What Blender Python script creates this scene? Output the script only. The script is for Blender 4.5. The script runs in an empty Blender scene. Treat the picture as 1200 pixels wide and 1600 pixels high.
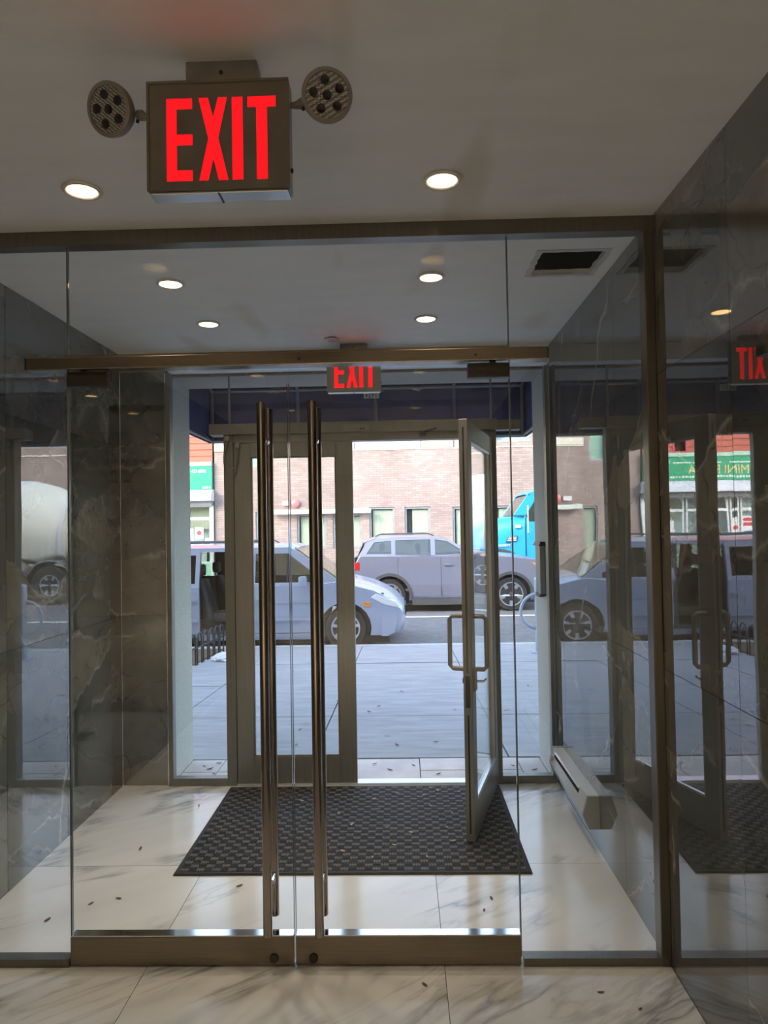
import bpy, bmesh, math, random
from mathutils import Vector, Matrix
from mathutils.geometry import tessellate_polygon

random.seed(7)
SC = bpy.context.scene
COL = SC.collection
R = math.radians

# ------------------------------------------------------------------ camera
F_PX = 1111.8
PITCH, ROLL, YAW = 0.0224957, 0.0171543, 0.0243037
EYE = Vector((0, 0, 1.52))
cam_d = bpy.data.cameras.new('camera')
cam = bpy.data.objects.new('camera', cam_d)
COL.objects.link(cam)
fw = Vector((-math.sin(YAW) * math.cos(PITCH), math.cos(YAW) * math.cos(PITCH), math.sin(PITCH)))
rt = Vector((math.cos(YAW), math.sin(YAW), 0))
up = rt.cross(fw)
rt2 = rt * math.cos(ROLL) - up * math.sin(ROLL)
up2 = rt * math.sin(ROLL) + up * math.cos(ROLL)
M = Matrix.Identity(4)
for i in range(3):
    M[i][0], M[i][1], M[i][2], M[i][3] = rt2[i], up2[i], -fw[i], EYE[i]
cam.matrix_world = M
cam_d.sensor_fit = 'VERTICAL'
cam_d.sensor_height = 24.0
cam_d.lens = F_PX * 24.0 / 1600.0
cam_d.clip_start, cam_d.clip_end = 0.05, 300
SC.camera = cam

# ------------------------------------------------------------------ world, sun, exposure
SUN_EL, SUN_AZ = 28.0, 45.0          # the sun stands behind the building, to the left
SKY_STRENGTH, SUN_STRENGTH = 1.2, 2.25
world = bpy.data.worlds.new('sky')
SC.world = world
world.use_nodes = True
wn = world.node_tree
wn.nodes.clear()
sky = wn.nodes.new('ShaderNodeTexSky')
sky.sky_type = 'NISHITA'
sky.sun_disc = False
sky.sun_elevation = R(SUN_EL)
sky.sun_rotation = R(180 + SUN_AZ)
sky.altitude = 20
sky.air_density = 1.0
sky.dust_density = 1.2
sky.ozone_density = 1.0
bg = wn.nodes.new('ShaderNodeBackground')
bg.inputs['Strength'].default_value = SKY_STRENGTH
wo = wn.nodes.new('ShaderNodeOutputWorld')
hs_w = wn.nodes.new('ShaderNodeHueSaturation')
hs_w.inputs['Saturation'].default_value = 0.78
wn.links.new(sky.outputs[0], hs_w.inputs['Color'])
wn.links.new(hs_w.outputs[0], bg.inputs[0])
wn.links.new(bg.outputs[0], wo.inputs[0])
sun_d = bpy.data.lights.new('sun', 'SUN')
sun_d.energy = SUN_STRENGTH
sun_d.angle = R(0.6)
sun_d.color = (1.0, 0.95, 0.87)
sun = bpy.data.objects.new('sun', sun_d)
COL.objects.link(sun)
sdir = Vector((math.sin(R(SUN_AZ)) * math.cos(R(SUN_EL)), math.cos(R(SUN_AZ)) * math.cos(R(SUN_EL)), -math.sin(R(SUN_EL))))
sun.rotation_euler = sdir.to_track_quat('-Z', 'Y').to_euler()
sun.location = (-10, -10, 20)
LOBBY_W, VEST_W, FILL_W = 3.6, 7.5, 45.0           # watts of each recessed lamp, the last for the added fill rows
vs = SC.view_settings
vs.view_transform = 'Standard'
vs.look = 'None'
vs.exposure = 0.0
vs.gamma = 1.0
vs.use_curve_mapping = False
cy = SC.cycles
cy.max_bounces = 10
cy.diffuse_bounces = 5
cy.glossy_bounces = 6
cy.transparent_max_bounces = 40
cy.caustics_reflective = True
cy.caustics_refractive = False
cy.sample_clamp_indirect = 6.0

# ------------------------------------------------------------------ materials
MATS = {}


def nt(name):
    m = bpy.data.materials.new(name)
    m.use_nodes = True
    t = m.node_tree
    t.nodes.clear()
    out = t.nodes.new('ShaderNodeOutputMaterial')
    MATS[name] = m
    return m, t, out


def N(t, kind, **kw):
    n = t.nodes.new(kind)
    for k, v in kw.items():
        if k.startswith('i_'):
            n.inputs[k[2:].replace('_', ' ')].default_value = v
        else:
            setattr(n, k, v)
    return n


def L(t, a, ao, b, bi):
    t.links.new(a.outputs[ao], b.inputs[bi])


def ramp(t, stops):
    n = t.nodes.new('ShaderNodeValToRGB')
    el = n.color_ramp.elements
    while len(el) < len(stops):
        el.new(0.5)
    for e, (p, c) in zip(el, stops):
        e.position = p
        e.color = c if len(c) == 4 else (*c, 1)
    return n


def mix(t, blend='MIX', fac=None, a=None, b=None):
    n = t.nodes.new('ShaderNodeMix')
    n.data_type = 'RGBA'
    n.blend_type = blend
    if fac is not None:
        n.inputs[0].default_value = fac
    if a is not None:
        n.inputs[6].default_value = (*a, 1)
    if b is not None:
        n.inputs[7].default_value = (*b, 1)
    return n


def plain(name, col, rough=0.5, metal=0.0, var=0.12, scale=8.0, ior=1.45, coat=0.0, bump=0.0, bscale=60.0, stretch=None, detail=4.0, spec=None):
    """principled surface with a mottled base colour and optional fine relief"""
    m, t, out = nt(name)
    p = N(t, 'ShaderNodeBsdfPrincipled')
    tc = N(t, 'ShaderNodeTexCoord')
    mp = N(t, 'ShaderNodeMapping')
    if stretch:
        mp.inputs['Scale'].default_value = stretch
    L(t, tc, 'Object', mp, 0)
    nz = N(t, 'ShaderNodeTexNoise', i_Scale=scale, i_Detail=detail)
    L(t, mp, 0, nz, 'Vector')
    rp = ramp(t, [(0.3, tuple(c * (1 - var) for c in col)), (0.7, tuple(min(1, c * (1 + var)) for c in col))])
    L(t, nz, 'Fac', rp, 0)
    L(t, rp, 0, p, 'Base Color')
    p.inputs['Roughness'].default_value = rough
    p.inputs['Metallic'].default_value = metal
    p.inputs['IOR'].default_value = ior
    p.inputs['Coat Weight'].default_value = coat
    if spec is not None:
        p.inputs['Specular IOR Level'].default_value = spec
    if bump:
        n2 = N(t, 'ShaderNodeTexNoise', i_Scale=bscale, i_Detail=3.0)
        L(t, mp, 0, n2, 'Vector')
        b = N(t, 'ShaderNodeBump', i_Strength=bump, i_Distance=0.004)
        L(t, n2, 'Fac', b, 'Height')
        L(t, b, 0, p, 'Normal')
    L(t, p, 0, out, 0)
    return m


def emit(name, col, strength):
    m, t, out = nt(name)
    tc = N(t, 'ShaderNodeTexCoord')
    nz = N(t, 'ShaderNodeTexNoise', i_Scale=30.0)
    L(t, tc, 'Object', nz, 'Vector')
    rp = ramp(t, [(0.3, tuple(c * 0.97 for c in col)), (0.7, col)])
    L(t, nz, 'Fac', rp, 0)
    e = N(t, 'ShaderNodeEmission', i_Strength=strength)
    L(t, rp, 0, e, 0)
    L(t, e, 0, out, 0)
    return m


def glass(name, tint=(0.96, 0.98, 0.97), f0=0.04, rough=0.0):
    """clear sheet glass: straight through, mirror share growing towards grazing"""
    m, t, out = nt(name)
    lw = N(t, 'ShaderNodeLayerWeight', i_Blend=0.5)
    pw = N(t, 'ShaderNodeMath', operation='POWER')
    pw.inputs[1].default_value = 5.0
    L(t, lw, 'Facing', pw, 0)
    ml = N(t, 'ShaderNodeMath', operation='MULTIPLY_ADD')
    ml.inputs[1].default_value = 1 - f0
    ml.inputs[2].default_value = f0
    L(t, pw, 0, ml, 0)
    tr = N(t, 'ShaderNodeBsdfTransparent')
    tr.inputs[0].default_value = (*tint, 1)
    gl = N(t, 'ShaderNodeBsdfGlossy', i_Roughness=rough)
    gl.inputs[0].default_value = (0.95, 0.97, 0.96, 1)
    mx = N(t, 'ShaderNodeMixShader')
    L(t, ml, 0, mx, 0)
    L(t, tr, 0, mx, 1)
    L(t, gl, 0, mx, 2)
    L(t, mx, 0, out, 0)
    return m


def dark_marble():
    m, t, out = nt('dark_marble')
    p = N(t, 'ShaderNodeBsdfPrincipled')
    tc = N(t, 'ShaderNodeTexCoord')
    oi = N(t, 'ShaderNodeObjectInfo')
    sc = N(t, 'ShaderNodeVectorMath', operation='SCALE')
    sc.inputs[0].default_value = (43.0, 31.0, 57.0)
    L(t, oi, 'Random', sc, 'Scale')
    ad = N(t, 'ShaderNodeVectorMath', operation='ADD')
    L(t, tc, 'Object', ad, 0)
    L(t, sc, 0, ad, 1)
    # warp
    nw = N(t, 'ShaderNodeTexNoise', i_Scale=1.3, i_Detail=5.0, i_Roughness=0.6)
    L(t, ad, 0, nw, 'Vector')
    wv = N(t, 'ShaderNodeVectorMath', operation='MULTIPLY_ADD')
    wv.inputs[1].default_value = (0.5, 0.5, 0.5)
    L(t, nw, 'Color', wv, 0)
    L(t, ad, 0, wv, 2)
    mp = N(t, 'ShaderNodeMapping')
    mp.inputs['Rotation'].default_value = (0.6, 0.0, 0.0)
    mp.inputs['Scale'].default_value = (1, 1.0, 1.9)
    L(t, wv, 0, mp, 0)
    # shards of differing tone
    vc = N(t, 'ShaderNodeTexVoronoi', feature='F1', i_Scale=1.15)
    L(t, mp, 0, vc, 'Vector')
    sv = N(t, 'ShaderNodeSeparateColor')
    L(t, vc, 'Color', sv, 0)
    shard = ramp(t, [(0.0, (0.085, 0.092, 0.088)), (0.5, (0.128, 0.130, 0.120)), (0.8, (0.152, 0.146, 0.128)), (1.0, (0.195, 0.175, 0.140))])
    L(t, sv, 0, shard, 0)
    # cloud
    n2 = N(t, 'ShaderNodeTexNoise', i_Scale=2.6, i_Detail=9.0, i_Roughness=0.62)
    L(t, ad, 0, n2, 'Vector')
    cloud = ramp(t, [(0.3, (0.62, 0.63, 0.62)), (0.7, (1.40, 1.38, 1.32))])
    L(t, n2, 'Fac', cloud, 0)
    mu = mix(t, 'MULTIPLY', 1.0)
    L(t, shard, 0, mu, 6)
    L(t, cloud, 0, mu, 7)
    # pale veins on shard edges, broken up
    ve = N(t, 'ShaderNodeTexVoronoi', feature='DISTANCE_TO_EDGE', i_Scale=1.15)
    L(t, mp, 0, ve, 'Vector')
    vr = ramp(t, [(0.0, (0.8, 0.8, 0.8)), (0.004, (0.40, 0.40, 0.40)), (0.030, (0, 0, 0))])
    L(t, ve, 'Distance', vr, 0)
    nb = N(t, 'ShaderNodeTexNoise', i_Scale=2.0, i_Detail=3.0)
    L(t, ad, 0, nb, 'Vector')
    br = ramp(t, [(0.45, (0, 0, 0)), (0.60, (0.85, 0.85, 0.85))])
    L(t, nb, 'Fac', br, 0)
    vm = mix(t, 'MULTIPLY', 1.0)
    L(t, vr, 0, vm, 6)
    L(t, br, 0, vm, 7)
    fin = mix(t, 'MIX', None, None, (0.55, 0.52, 0.45))
    L(t, vm, 2, fin, 0)
    L(t, mu, 2, fin, 6)
    # thin dark cracks
    vd = N(t, 'ShaderNodeTexVoronoi', feature='DISTANCE_TO_EDGE', i_Scale=2.3)
    L(t, mp, 0, vd, 'Vector')
    dr = ramp(t, [(0.0, (0.45, 0.45, 0.45)), (0.015, (1, 1, 1))])
    L(t, vd, 'Distance', dr, 0)
    fm = mix(t, 'MULTIPLY', 0.6)
    L(t, fin, 2, fm, 6)
    L(t, dr, 0, fm, 7)
    L(t, fm, 2, p, 'Base Color')
    p.inputs['Roughness'].default_value = 0.012
    p.inputs['IOR'].default_value = 2.75
    # polished slabs are never quite flat
    n3 = N(t, 'ShaderNodeTexNoise', i_Scale=3.0, i_Detail=1.0)
    L(t, ad, 0, n3, 'Vector')
    b = N(t, 'ShaderNodeBump', i_Strength=0.05, i_Distance=0.010)
    L(t, n3, 'Fac', b, 'Height')
    L(t, b, 0, p, 'Normal')
    L(t, p, 0, out, 0)
    return m


def white_marble():
    m, t, out = nt('white_marble')
    p = N(t, 'ShaderNodeBsdfPrincipled')
    tc = N(t, 'ShaderNodeTexCoord')
    oi = N(t, 'ShaderNodeObjectInfo')
    sc = N(t, 'ShaderNodeVectorMath', operation='SCALE')
    sc.inputs[0].default_value = (17.0, 29.0, 0.0)
    L(t, oi, 'Random', sc, 'Scale')
    ad = N(t, 'ShaderNodeVectorMath', operation='ADD')
    L(t, tc, 'Object', ad, 0)
    L(t, sc, 0, ad, 1)
    mp = N(t, 'ShaderNodeMapping')
    mp.inputs['Scale'].default_value = (0.42, 1.9, 1)
    mr0 = N(t, 'ShaderNodeMapping')
    mr0.inputs['Rotation'].default_value = (0, 0, R(-38))
    L(t, ad, 0, mr0, 0)
    L(t, mr0, 0, mp, 0)
    col = None
    base = ramp(t, [(0.35, (0.68, 0.675, 0.66)), (0.65, (0.80, 0.795, 0.78))])
    nb = N(t, 'ShaderNodeTexNoise', i_Scale=1.6, i_Detail=6.0)
    L(t, mp, 0, nb, 'Vector')
    L(t, nb, 'Fac', base, 0)
    last, so = base, 0
    for sca, wid, amt, tone in ((1.15, 0.014, 0.85, (0.22, 0.23, 0.24)), (2.4, 0.010, 0.45, (0.32, 0.31, 0.30))):
        nv = N(t, 'ShaderNodeTexNoise', i_Scale=sca, i_Detail=5.0, i_Roughness=0.55, i_Distortion=0.35)
        L(t, mp, 0, nv, 'Vector')
        sb = N(t, 'ShaderNodeMath', operation='SUBTRACT')
        sb.inputs[1].default_value = 0.5
        L(t, nv, 'Fac', sb, 0)
        ab = N(t, 'ShaderNodeMath', operation='ABSOLUTE')
        L(t, sb, 0, ab, 0)
        vr = ramp(t, [(0.0, (amt,) * 3), (wid * 0.5, (amt * 0.55,) * 3), (wid * 2.4, (0, 0, 0))])
        L(t, ab, 0, vr, 0)
        nm = N(t, 'ShaderNodeTexNoise', i_Scale=1.7, i_Detail=2.0)
        L(t, ad, 0, nm, 'Vector')
        mr = ramp(t, [(0.45, (0, 0, 0)), (0.58, (1, 1, 1))])
        L(t, nm, 'Fac', mr, 0)
        mm = mix(t, 'MULTIPLY', 1.0)
        L(t, vr, 0, mm, 6)
        L(t, mr, 0, mm, 7)
        fx = mix(t, 'MIX', None, None, tone)
        L(t, mm, 2, fx, 0)
        L(t, last, so, fx, 6)
        last, so = fx, 2
    L(t, last, so, p, 'Base Color')
    p.inputs['Roughness'].default_value = 0.16
    p.inputs['IOR'].default_value = 1.45
    L(t, p, 0, out, 0)
    return m


def brick(name, c1, c2, mortar, w=0.21, h=0.07, axis='XZ'):
    m, t, out = nt(name)
    p = N(t, 'ShaderNodeBsdfPrincipled')
    tc = N(t, 'ShaderNodeTexCoord')
    se = N(t, 'ShaderNodeSeparateXYZ')
    L(t, tc, 'Object', se, 0)
    cb = N(t, 'ShaderNodeCombineXYZ')
    L(t, se, 0, cb, 0)
    L(t, se, 2, cb, 1)
    bt = N(t, 'ShaderNodeTexBrick')
    bt.inputs['Color1'].default_value = (*c1, 1)
    bt.inputs['Color2'].default_value = (*c2, 1)
    bt.inputs['Mortar'].default_value = (*mortar, 1)
    bt.inputs['Scale'].default_value = 1.0
    bt.inputs['Brick Width'].default_value = w
    bt.inputs['Row Height'].default_value = h
    bt.inputs['Mortar Size'].default_value = 0.009
    L(t, cb, 0, bt, 'Vector')
    nz = N(t, 'ShaderNodeTexNoise', i_Scale=0.7, i_Detail=6.0)
    L(t, tc, 'Object', nz, 'Vector')
    rp = ramp(t, [(0.3, (0.82, 0.80, 0.80)), (0.7, (1.12, 1.1, 1.08))])
    L(t, nz, 'Fac', rp, 0)
    mu = mix(t, 'MULTIPLY', 1.0)
    L(t, bt, 'Color', mu, 6)
    L(t, rp, 0, mu, 7)
    L(t, mu, 2, p, 'Base Color')
    p.inputs['Roughness'].default_value = 0.9
    b = N(t, 'ShaderNodeBump', i_Strength=0.6, i_Distance=0.006)
    b.invert = True
    L(t, bt, 'Fac', b, 'Height')
    L(t, b, 0, p, 'Normal')
    L(t, p, 0, out, 0)
    return m


def ceiling_paint():
    m, t, out = nt('ceiling_paint')
    p = N(t, 'ShaderNodeBsdfPrincipled')
    tc = N(t, 'ShaderNodeTexCoord')
    mp = N(t, 'ShaderNodeMapping')
    mp.inputs['Scale'].default_value = (0.7, 3.0, 1)
    L(t, tc, 'Object', mp, 0)
    nz = N(t, 'ShaderNodeTexNoise', i_Scale=3.0, i_Detail=7.0, i_Roughness=0.6)
    L(t, mp, 0, nz, 'Vector')
    rp = ramp(t, [(0.3, (0.86, 0.855, 0.84)), (0.7, (0.92, 0.915, 0.905))])
    L(t, nz, 'Fac', rp, 0)
    # a few faint ochre runs over the paint
    mp2 = N(t, 'ShaderNodeMapping')
    mp2.inputs['Rotation'].default_value = (0, 0, R(30))
    mp2.inputs['Location'].default_value = (0.25, 0.9, 0)
    mp2.inputs['Scale'].default_value = (3.2, 0.9, 1)
    L(t, tc, 'Object', mp2, 0)
    n2 = N(t, 'ShaderNodeTexNoise', i_Scale=1.1, i_Detail=1.5)
    L(t, mp2, 0, n2, 'Vector')
    r2 = ramp(t, [(0.60, (0, 0, 0)), (0.72, (0.40, 0.40, 0.40))])
    L(t, n2, 'Fac', r2, 0)
    fx = mix(t, 'MIX', None, None, (0.60, 0.47, 0.24))
    L(t, r2, 0, fx, 0)
    L(t, rp, 0, fx, 6)
    L(t, fx, 2, p, 'Base Color')
    p.inputs['Roughness'].default_value = 0.75
    n3 = N(t, 'ShaderNodeTexNoise', i_Scale=14.0, i_Detail=5.0)
    L(t, mp, 0, n3, 'Vector')
    b = N(t, 'ShaderNodeBump', i_Strength=0.25, i_Distance=0.004)
    L(t, n3, 'Fac', b, 'Height')
    L(t, b, 0, p, 'Normal')
    L(t, p, 0, out, 0)
    return m


def lens_mat():
    """prismatic lamp lens: fine grid of facets"""
    m, t, out = nt('prism_lens')
    p = N(t, 'ShaderNodeBsdfPrincipled')
    tc = N(t, 'ShaderNodeTexCoord')
    vo = N(t, 'ShaderNodeTexVoronoi', i_Scale=330.0)
    vo.inputs['Randomness'].default_value = 0.15
    L(t, tc, 'Object', vo, 'Vector')
    rp = ramp(t, [(0.15, (0.90, 0.89, 0.82)), (0.5, (0.13, 0.13, 0.12))])
    L(t, vo, 'Distance', rp, 0)
    L(t, rp, 0, p, 'Base Color')
    p.inputs['Roughness'].default_value = 0.25
    L(t, p, 0, out, 0)
    return m


def siding():
    return plain('red_siding', (0.46, 0.11, 0.065), 0.6, var=0.08)


dark_marble(); white_marble(); ceiling_paint(); lens_mat(); siding()
brick('pale_brick', (0.38, 0.29, 0.255), (0.295, 0.215, 0.195), (0.235, 0.205, 0.19), 0.26, 0.082)
brick('own_brick', (0.30, 0.16, 0.12), (0.24, 0.13, 0.10), (0.33, 0.31, 0.29))
plain('grout', (0.05, 0.05, 0.048), 0.9)
plain('floor_grout', (0.16, 0.155, 0.15), 0.9)
plain('wall_paint', (0.50, 0.48, 0.45), 0.8)
plain('light_plaster', (0.42, 0.39, 0.35), 0.8, var=0.05)
plain('bulkhead_paint', (0.78, 0.79, 0.80), 0.6, var=0.03)
plain('duct_dark', (0.004, 0.004, 0.004), 0.9)
plain('plaster_edge', (0.62, 0.62, 0.60), 0.9, bump=0.6, bscale=40)
plain('stucco', (0.41, 0.415, 0.385), 0.95, var=0.16, scale=120, bump=0.9, bscale=140)
plain('brushed_steel', (0.27, 0.225, 0.165), 0.24, 1.0, var=0.08, scale=4, stretch=(1, 1, 60), detail=6)
plain('rail_steel', (0.24, 0.20, 0.145), 0.30, 1.0, var=0.10, scale=4, stretch=(1, 1, 60), detail=6)
plain('polished_steel', (0.36, 0.31, 0.26), 0.13, 1.0, var=0.06, scale=3, stretch=(40, 40, 1))
plain('bright_steel', (0.75, 0.74, 0.72), 0.10, 1.0, var=0.05)
plain('dark_fitting', (0.055, 0.05, 0.042), 0.35, 0.7)
plain('bronze_channel', (0.20, 0.18, 0.145), 0.33, 0.85, var=0.08, scale=3, stretch=(30, 30, 1))
plain('aluminium', (0.23, 0.23, 0.21), 0.42, 0.55, var=0.07, scale=5, stretch=(20, 20, 1))
plain('door_aluminium', (0.28, 0.28, 0.26), 0.40, 0.5, var=0.07, scale=5, stretch=(20, 20, 1))
plain('bright_aluminium', (0.62, 0.64, 0.66), 0.30, 0.8, var=0.05)
plain('rubber', (0.018, 0.018, 0.018), 0.8)
plain('black_plastic', (0.02, 0.02, 0.022), 0.45)
plain('mat_rubber', (0.022, 0.021, 0.022), 0.72, var=0.25, scale=40)
plain('mat_tread', (0.085, 0.082, 0.084), 0.7, var=0.35, scale=60)
plain('white_enamel', (0.62, 0.62, 0.60), 0.35, var=0.05)
plain('grey_enamel', (0.40, 0.41, 0.40), 0.35, var=0.05)
plain('sign_housing', (0.175, 0.155, 0.122), 0.55, var=0.12, scale=14)
plain('sign_beige', (0.42, 0.40, 0.33), 0.5, var=0.06)
plain('sign_steel', (0.30, 0.285, 0.26), 0.35, 0.6, var=0.12, scale=14)
plain('lamp_shell', (0.24, 0.22, 0.19), 0.45)
plain('lamp_trim', (0.72, 0.68, 0.60), 0.4)
plain('lamp_baffle', (0.16, 0.115, 0.055), 0.5)
emit('exit_red', (1.0, 0.010, 0.014), 1.2)
emit('lamp_lens', (1.0, 0.80, 0.50), 4.0)
glass('clear_glass', (0.975, 0.985, 0.98), 0.022)
glass('green_edge_glass', (0.80, 0.90, 0.86))
glass('street_glass', (0.955, 0.97, 0.965), 0.028)
glass('car_glass', (0.55, 0.60, 0.58), 0.06)
glass('privacy_glass', (0.10, 0.11, 0.12), 0.06)
plain('plate_film', (0.80, 0.82, 0.78), 0.6)
plain('navy_canvas', (0.030, 0.040, 0.135), 0.7, var=0.35, scale=5)
plain('canopy_tube', (0.22, 0.24, 0.28), 0.4, 0.6)
plain('paver', (0.62, 0.57, 0.55), 0.8, var=0.12, scale=6, bump=0.3)
plain('concrete', (0.325, 0.325, 0.335), 0.92, var=0.14, scale=3.0, bump=0.5, bscale=30, stretch=(1, 4, 1), detail=8)
plain('concrete_joint', (0.12, 0.12, 0.12), 0.95)
plain('curb_stone', (0.42, 0.42, 0.42), 0.9, bump=0.4)
plain('asphalt', (0.15, 0.15, 0.155), 0.95, var=0.2, scale=6, bump=0.6, bscale=90)
plain('road_paint', (0.75, 0.75, 0.72), 0.8)
plain('van_paint', (0.40, 0.46, 0.58), 0.26, 0.35, var=0.03, coat=0.6)
plain('suv_paint', (0.22, 0.225, 0.285), 0.28, 0.3, var=0.03, coat=0.6)
plain('truck_paint', (0.025, 0.36, 0.68), 0.30, 0.0, var=0.05, coat=0.5)
plain('drum_paint', (0.74, 0.74, 0.66), 0.45, var=0.08, scale=2)
plain('striped_cream', (0.55, 0.50, 0.30), 0.5, var=0.3, scale=3, stretch=(1, 14, 1))
plain('car_black', (0.02, 0.02, 0.022), 0.5)
plain('car_trim', (0.07, 0.07, 0.075), 0.55)
plain('seat_leather', (0.055, 0.052, 0.052), 0.45, var=0.1)
plain('cabin_grey', (0.11, 0.11, 0.11), 0.8)
plain('tyre_rubber', (0.022, 0.022, 0.024), 0.8)
plain('alloy', (0.62, 0.63, 0.65), 0.25, 0.9)
plain('chrome', (0.80, 0.80, 0.80), 0.08, 1.0)
plain('lamp_amber', (0.75, 0.30, 0.05), 0.25)
plain('lamp_clear', (0.70, 0.72, 0.74), 0.12)
plain('lamp_red', (0.45, 0.02, 0.02), 0.25)
plain('pole_paint', (0.30, 0.38, 0.48), 0.45, 0.2)
plain('black_iron', (0.03, 0.03, 0.033), 0.5, 0.3)
plain('litter_white', (0.70, 0.72, 0.75), 0.6)
plain('soil', (0.13, 0.085, 0.05), 1.0, var=0.4, scale=20, bump=1.0)
plain('leaf_tan', (0.50, 0.36, 0.20), 0.8, var=0.25, scale=30)
plain('leaf_brown', (0.16, 0.09, 0.05), 0.8, var=0.25, scale=30)
plain('limestone', (0.72, 0.68, 0.56), 0.85, var=0.06)
plain('cream_panel', (0.78, 0.64, 0.34), 0.7, var=0.06)
plain('window_grey', (0.30, 0.31, 0.32), 0.45, 0.3)
plain('blind_green', (0.44, 0.48, 0.36), 0.7, var=0.12, scale=2, stretch=(14, 1, 1))
plain('room_dark', (0.10, 0.11, 0.10), 0.8)
plain('pipe_white', (0.64, 0.68, 0.60), 0.5)
plain('bell_red', (0.62, 0.16, 0.17), 0.35)
plain('shop_green', (0.025, 0.36, 0.17), 0.5, var=0.06, scale=2)
plain('shop_pale_green', (0.42, 0.66, 0.52), 0.55)
plain('shutter_white', (0.68, 0.70, 0.74), 0.5)
plain('shutter_grey', (0.24, 0.25, 0.26), 0.5)
plain('shop_white', (0.78, 0.80, 0.78), 0.5)
plain('gold_letter', (0.78, 0.66, 0.30), 0.4)
plain('white_letter', (0.85, 0.87, 0.84), 0.5)
plain('black_letter', (0.03, 0.03, 0.03), 0.6)
plain('poster_white', (0.80, 0.80, 0.78), 0.7)
plain('poster_red', (0.65, 0.07, 0.09), 0.7)
plain('poster_blue', (0.05, 0.12, 0.45), 0.7)
plain('curtain_pale', (0.55, 0.63, 0.62), 0.8, var=0.3, scale=3, stretch=(16, 1, 0.4))

# ------------------------------------------------------------------ geometry helpers
ORIGIN = {}


class G:
    def __init__(s):
        s.v, s.f = [], []

    def add(s, vs_, fs):
        o = len(s.v)
        s.v += [tuple(a) for a in vs_]
        s.f += [tuple(i + o for i in f) for f in fs]
        return s

    def box(s, x0, x1, y0, y1, z0, z1):
        return s.add([(x0, y0, z0), (x1, y0, z0), (x1, y1, z0), (x0, y1, z0), (x0, y0, z1), (x1, y0, z1), (x1, y1, z1), (x0, y1, z1)],
                     [(0, 3, 2, 1), (4, 5, 6, 7), (0, 1, 5, 4), (1, 2, 6, 5), (2, 3, 7, 6), (3, 0, 4, 7)])

    def rbox(s, x0, x1, y0, y1, z0, z1, b=0.01):
        """box with chamfered edges"""
        bm = bmesh.new()
        bmesh.ops.create_cube(bm, size=1)
        for v in bm.verts:
            v.co = Vector(((x0 + x1) / 2 + v.co.x * (x1 - x0), (y0 + y1) / 2 + v.co.y * (y1 - y0), (z0 + z1) / 2 + v.co.z * (z1 - z0)))
        bmesh.ops.bevel(bm, geom=list(bm.edges), offset=b, segments=2, profile=0.6, affect='EDGES')
        bm.verts.index_update()
        s.add([v.co for v in bm.verts], [[v.index for v in f.verts] for f in bm.faces])
        bm.free()
        return s

    def loft(s, rings, cap=True, closed=True):
        n = len(rings[0])
        o = len(s.v)
        for r in rings:
            s.v += [tuple(p) for p in r]
        for k in range(len(rings) - 1):
            for i in range(n if closed else n - 1):
                a, b = o + k * n + i, o + k * n + (i + 1) % n
                s.f.append((a, b, b + n, a + n))
        if cap and closed:
            s.f.append(tuple(o + i for i in reversed(range(n))))
            s.f.append(tuple(o + (len(rings) - 1) * n + i for i in range(n)))
        return s

    def tube(s, pts, r, n=12, cap=True):
        pts = [Vector(p) for p in pts]
        rings = []
        u = None
        for i, p in enumerate(pts):
            a = pts[max(i - 1, 0)]
            b = pts[min(i + 1, len(pts) - 1)]
            d = (b - a).normalized()
            if u is None:
                u = d.orthogonal().normalized()
            else:
                u = (u - d * u.dot(d)).normalized()
            w = d.cross(u)
            rr = r[i] if isinstance(r, (list, tuple)) else r
            rings.append([p + (u * math.cos(2 * math.pi * k / n) + w * math.sin(2 * math.pi * k / n)) * rr for k in range(n)])
        return s.loft(rings, cap)

    def lathe(s, prof, c, axis=(0, 0, 1), n=32, cap=True):
        """prof: list of (radius, height along axis)"""
        c = Vector(c)
        ax = Vector(axis).normalized()
        u = ax.orthogonal().normalized()
        w = ax.cross(u)
        rings = [[c + ax * h + (u * math.cos(2 * math.pi * k / n) + w * math.sin(2 * math.pi * k / n)) * r for k in range(n)] for r, h in prof]
        return s.loft(rings, cap)

    def plate(s, loops, f0, f1):
        """polygon with holes between two mappings (a, b) -> point"""
        o = len(s.v)
        flat = [p for lp in loops for p in lp]
        tri = tessellate_polygon([[Vector((p[0], p[1], 0)) for p in lp] for lp in loops])
        n = len(flat)
        s.v += [tuple(f0(*p)) for p in flat] + [tuple(f1(*p)) for p in flat]
        for a, b, c in tri:
            s.f.append((o + a, o + b, o + c))
            s.f.append((o + n + c, o + n + b, o + n + a))
        k = 0
        for lp in loops:
            m = len(lp)
            for i in range(m):
                a, b = o + k + i, o + k + (i + 1) % m
                s.f.append((a, b, b + n, a + n))
            k += m
        return s

    def xz(s, loops, y0, y1, lean=None):
        if not isinstance(loops[0][0], (list, tuple)):
            loops = [loops]
        ln = lean or (lambda x, z: 0.0)
        return s.plate(loops, lambda x, z: (x, y0 + ln(x, z), z), lambda x, z: (x, y1 + ln(x, z), z))


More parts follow.
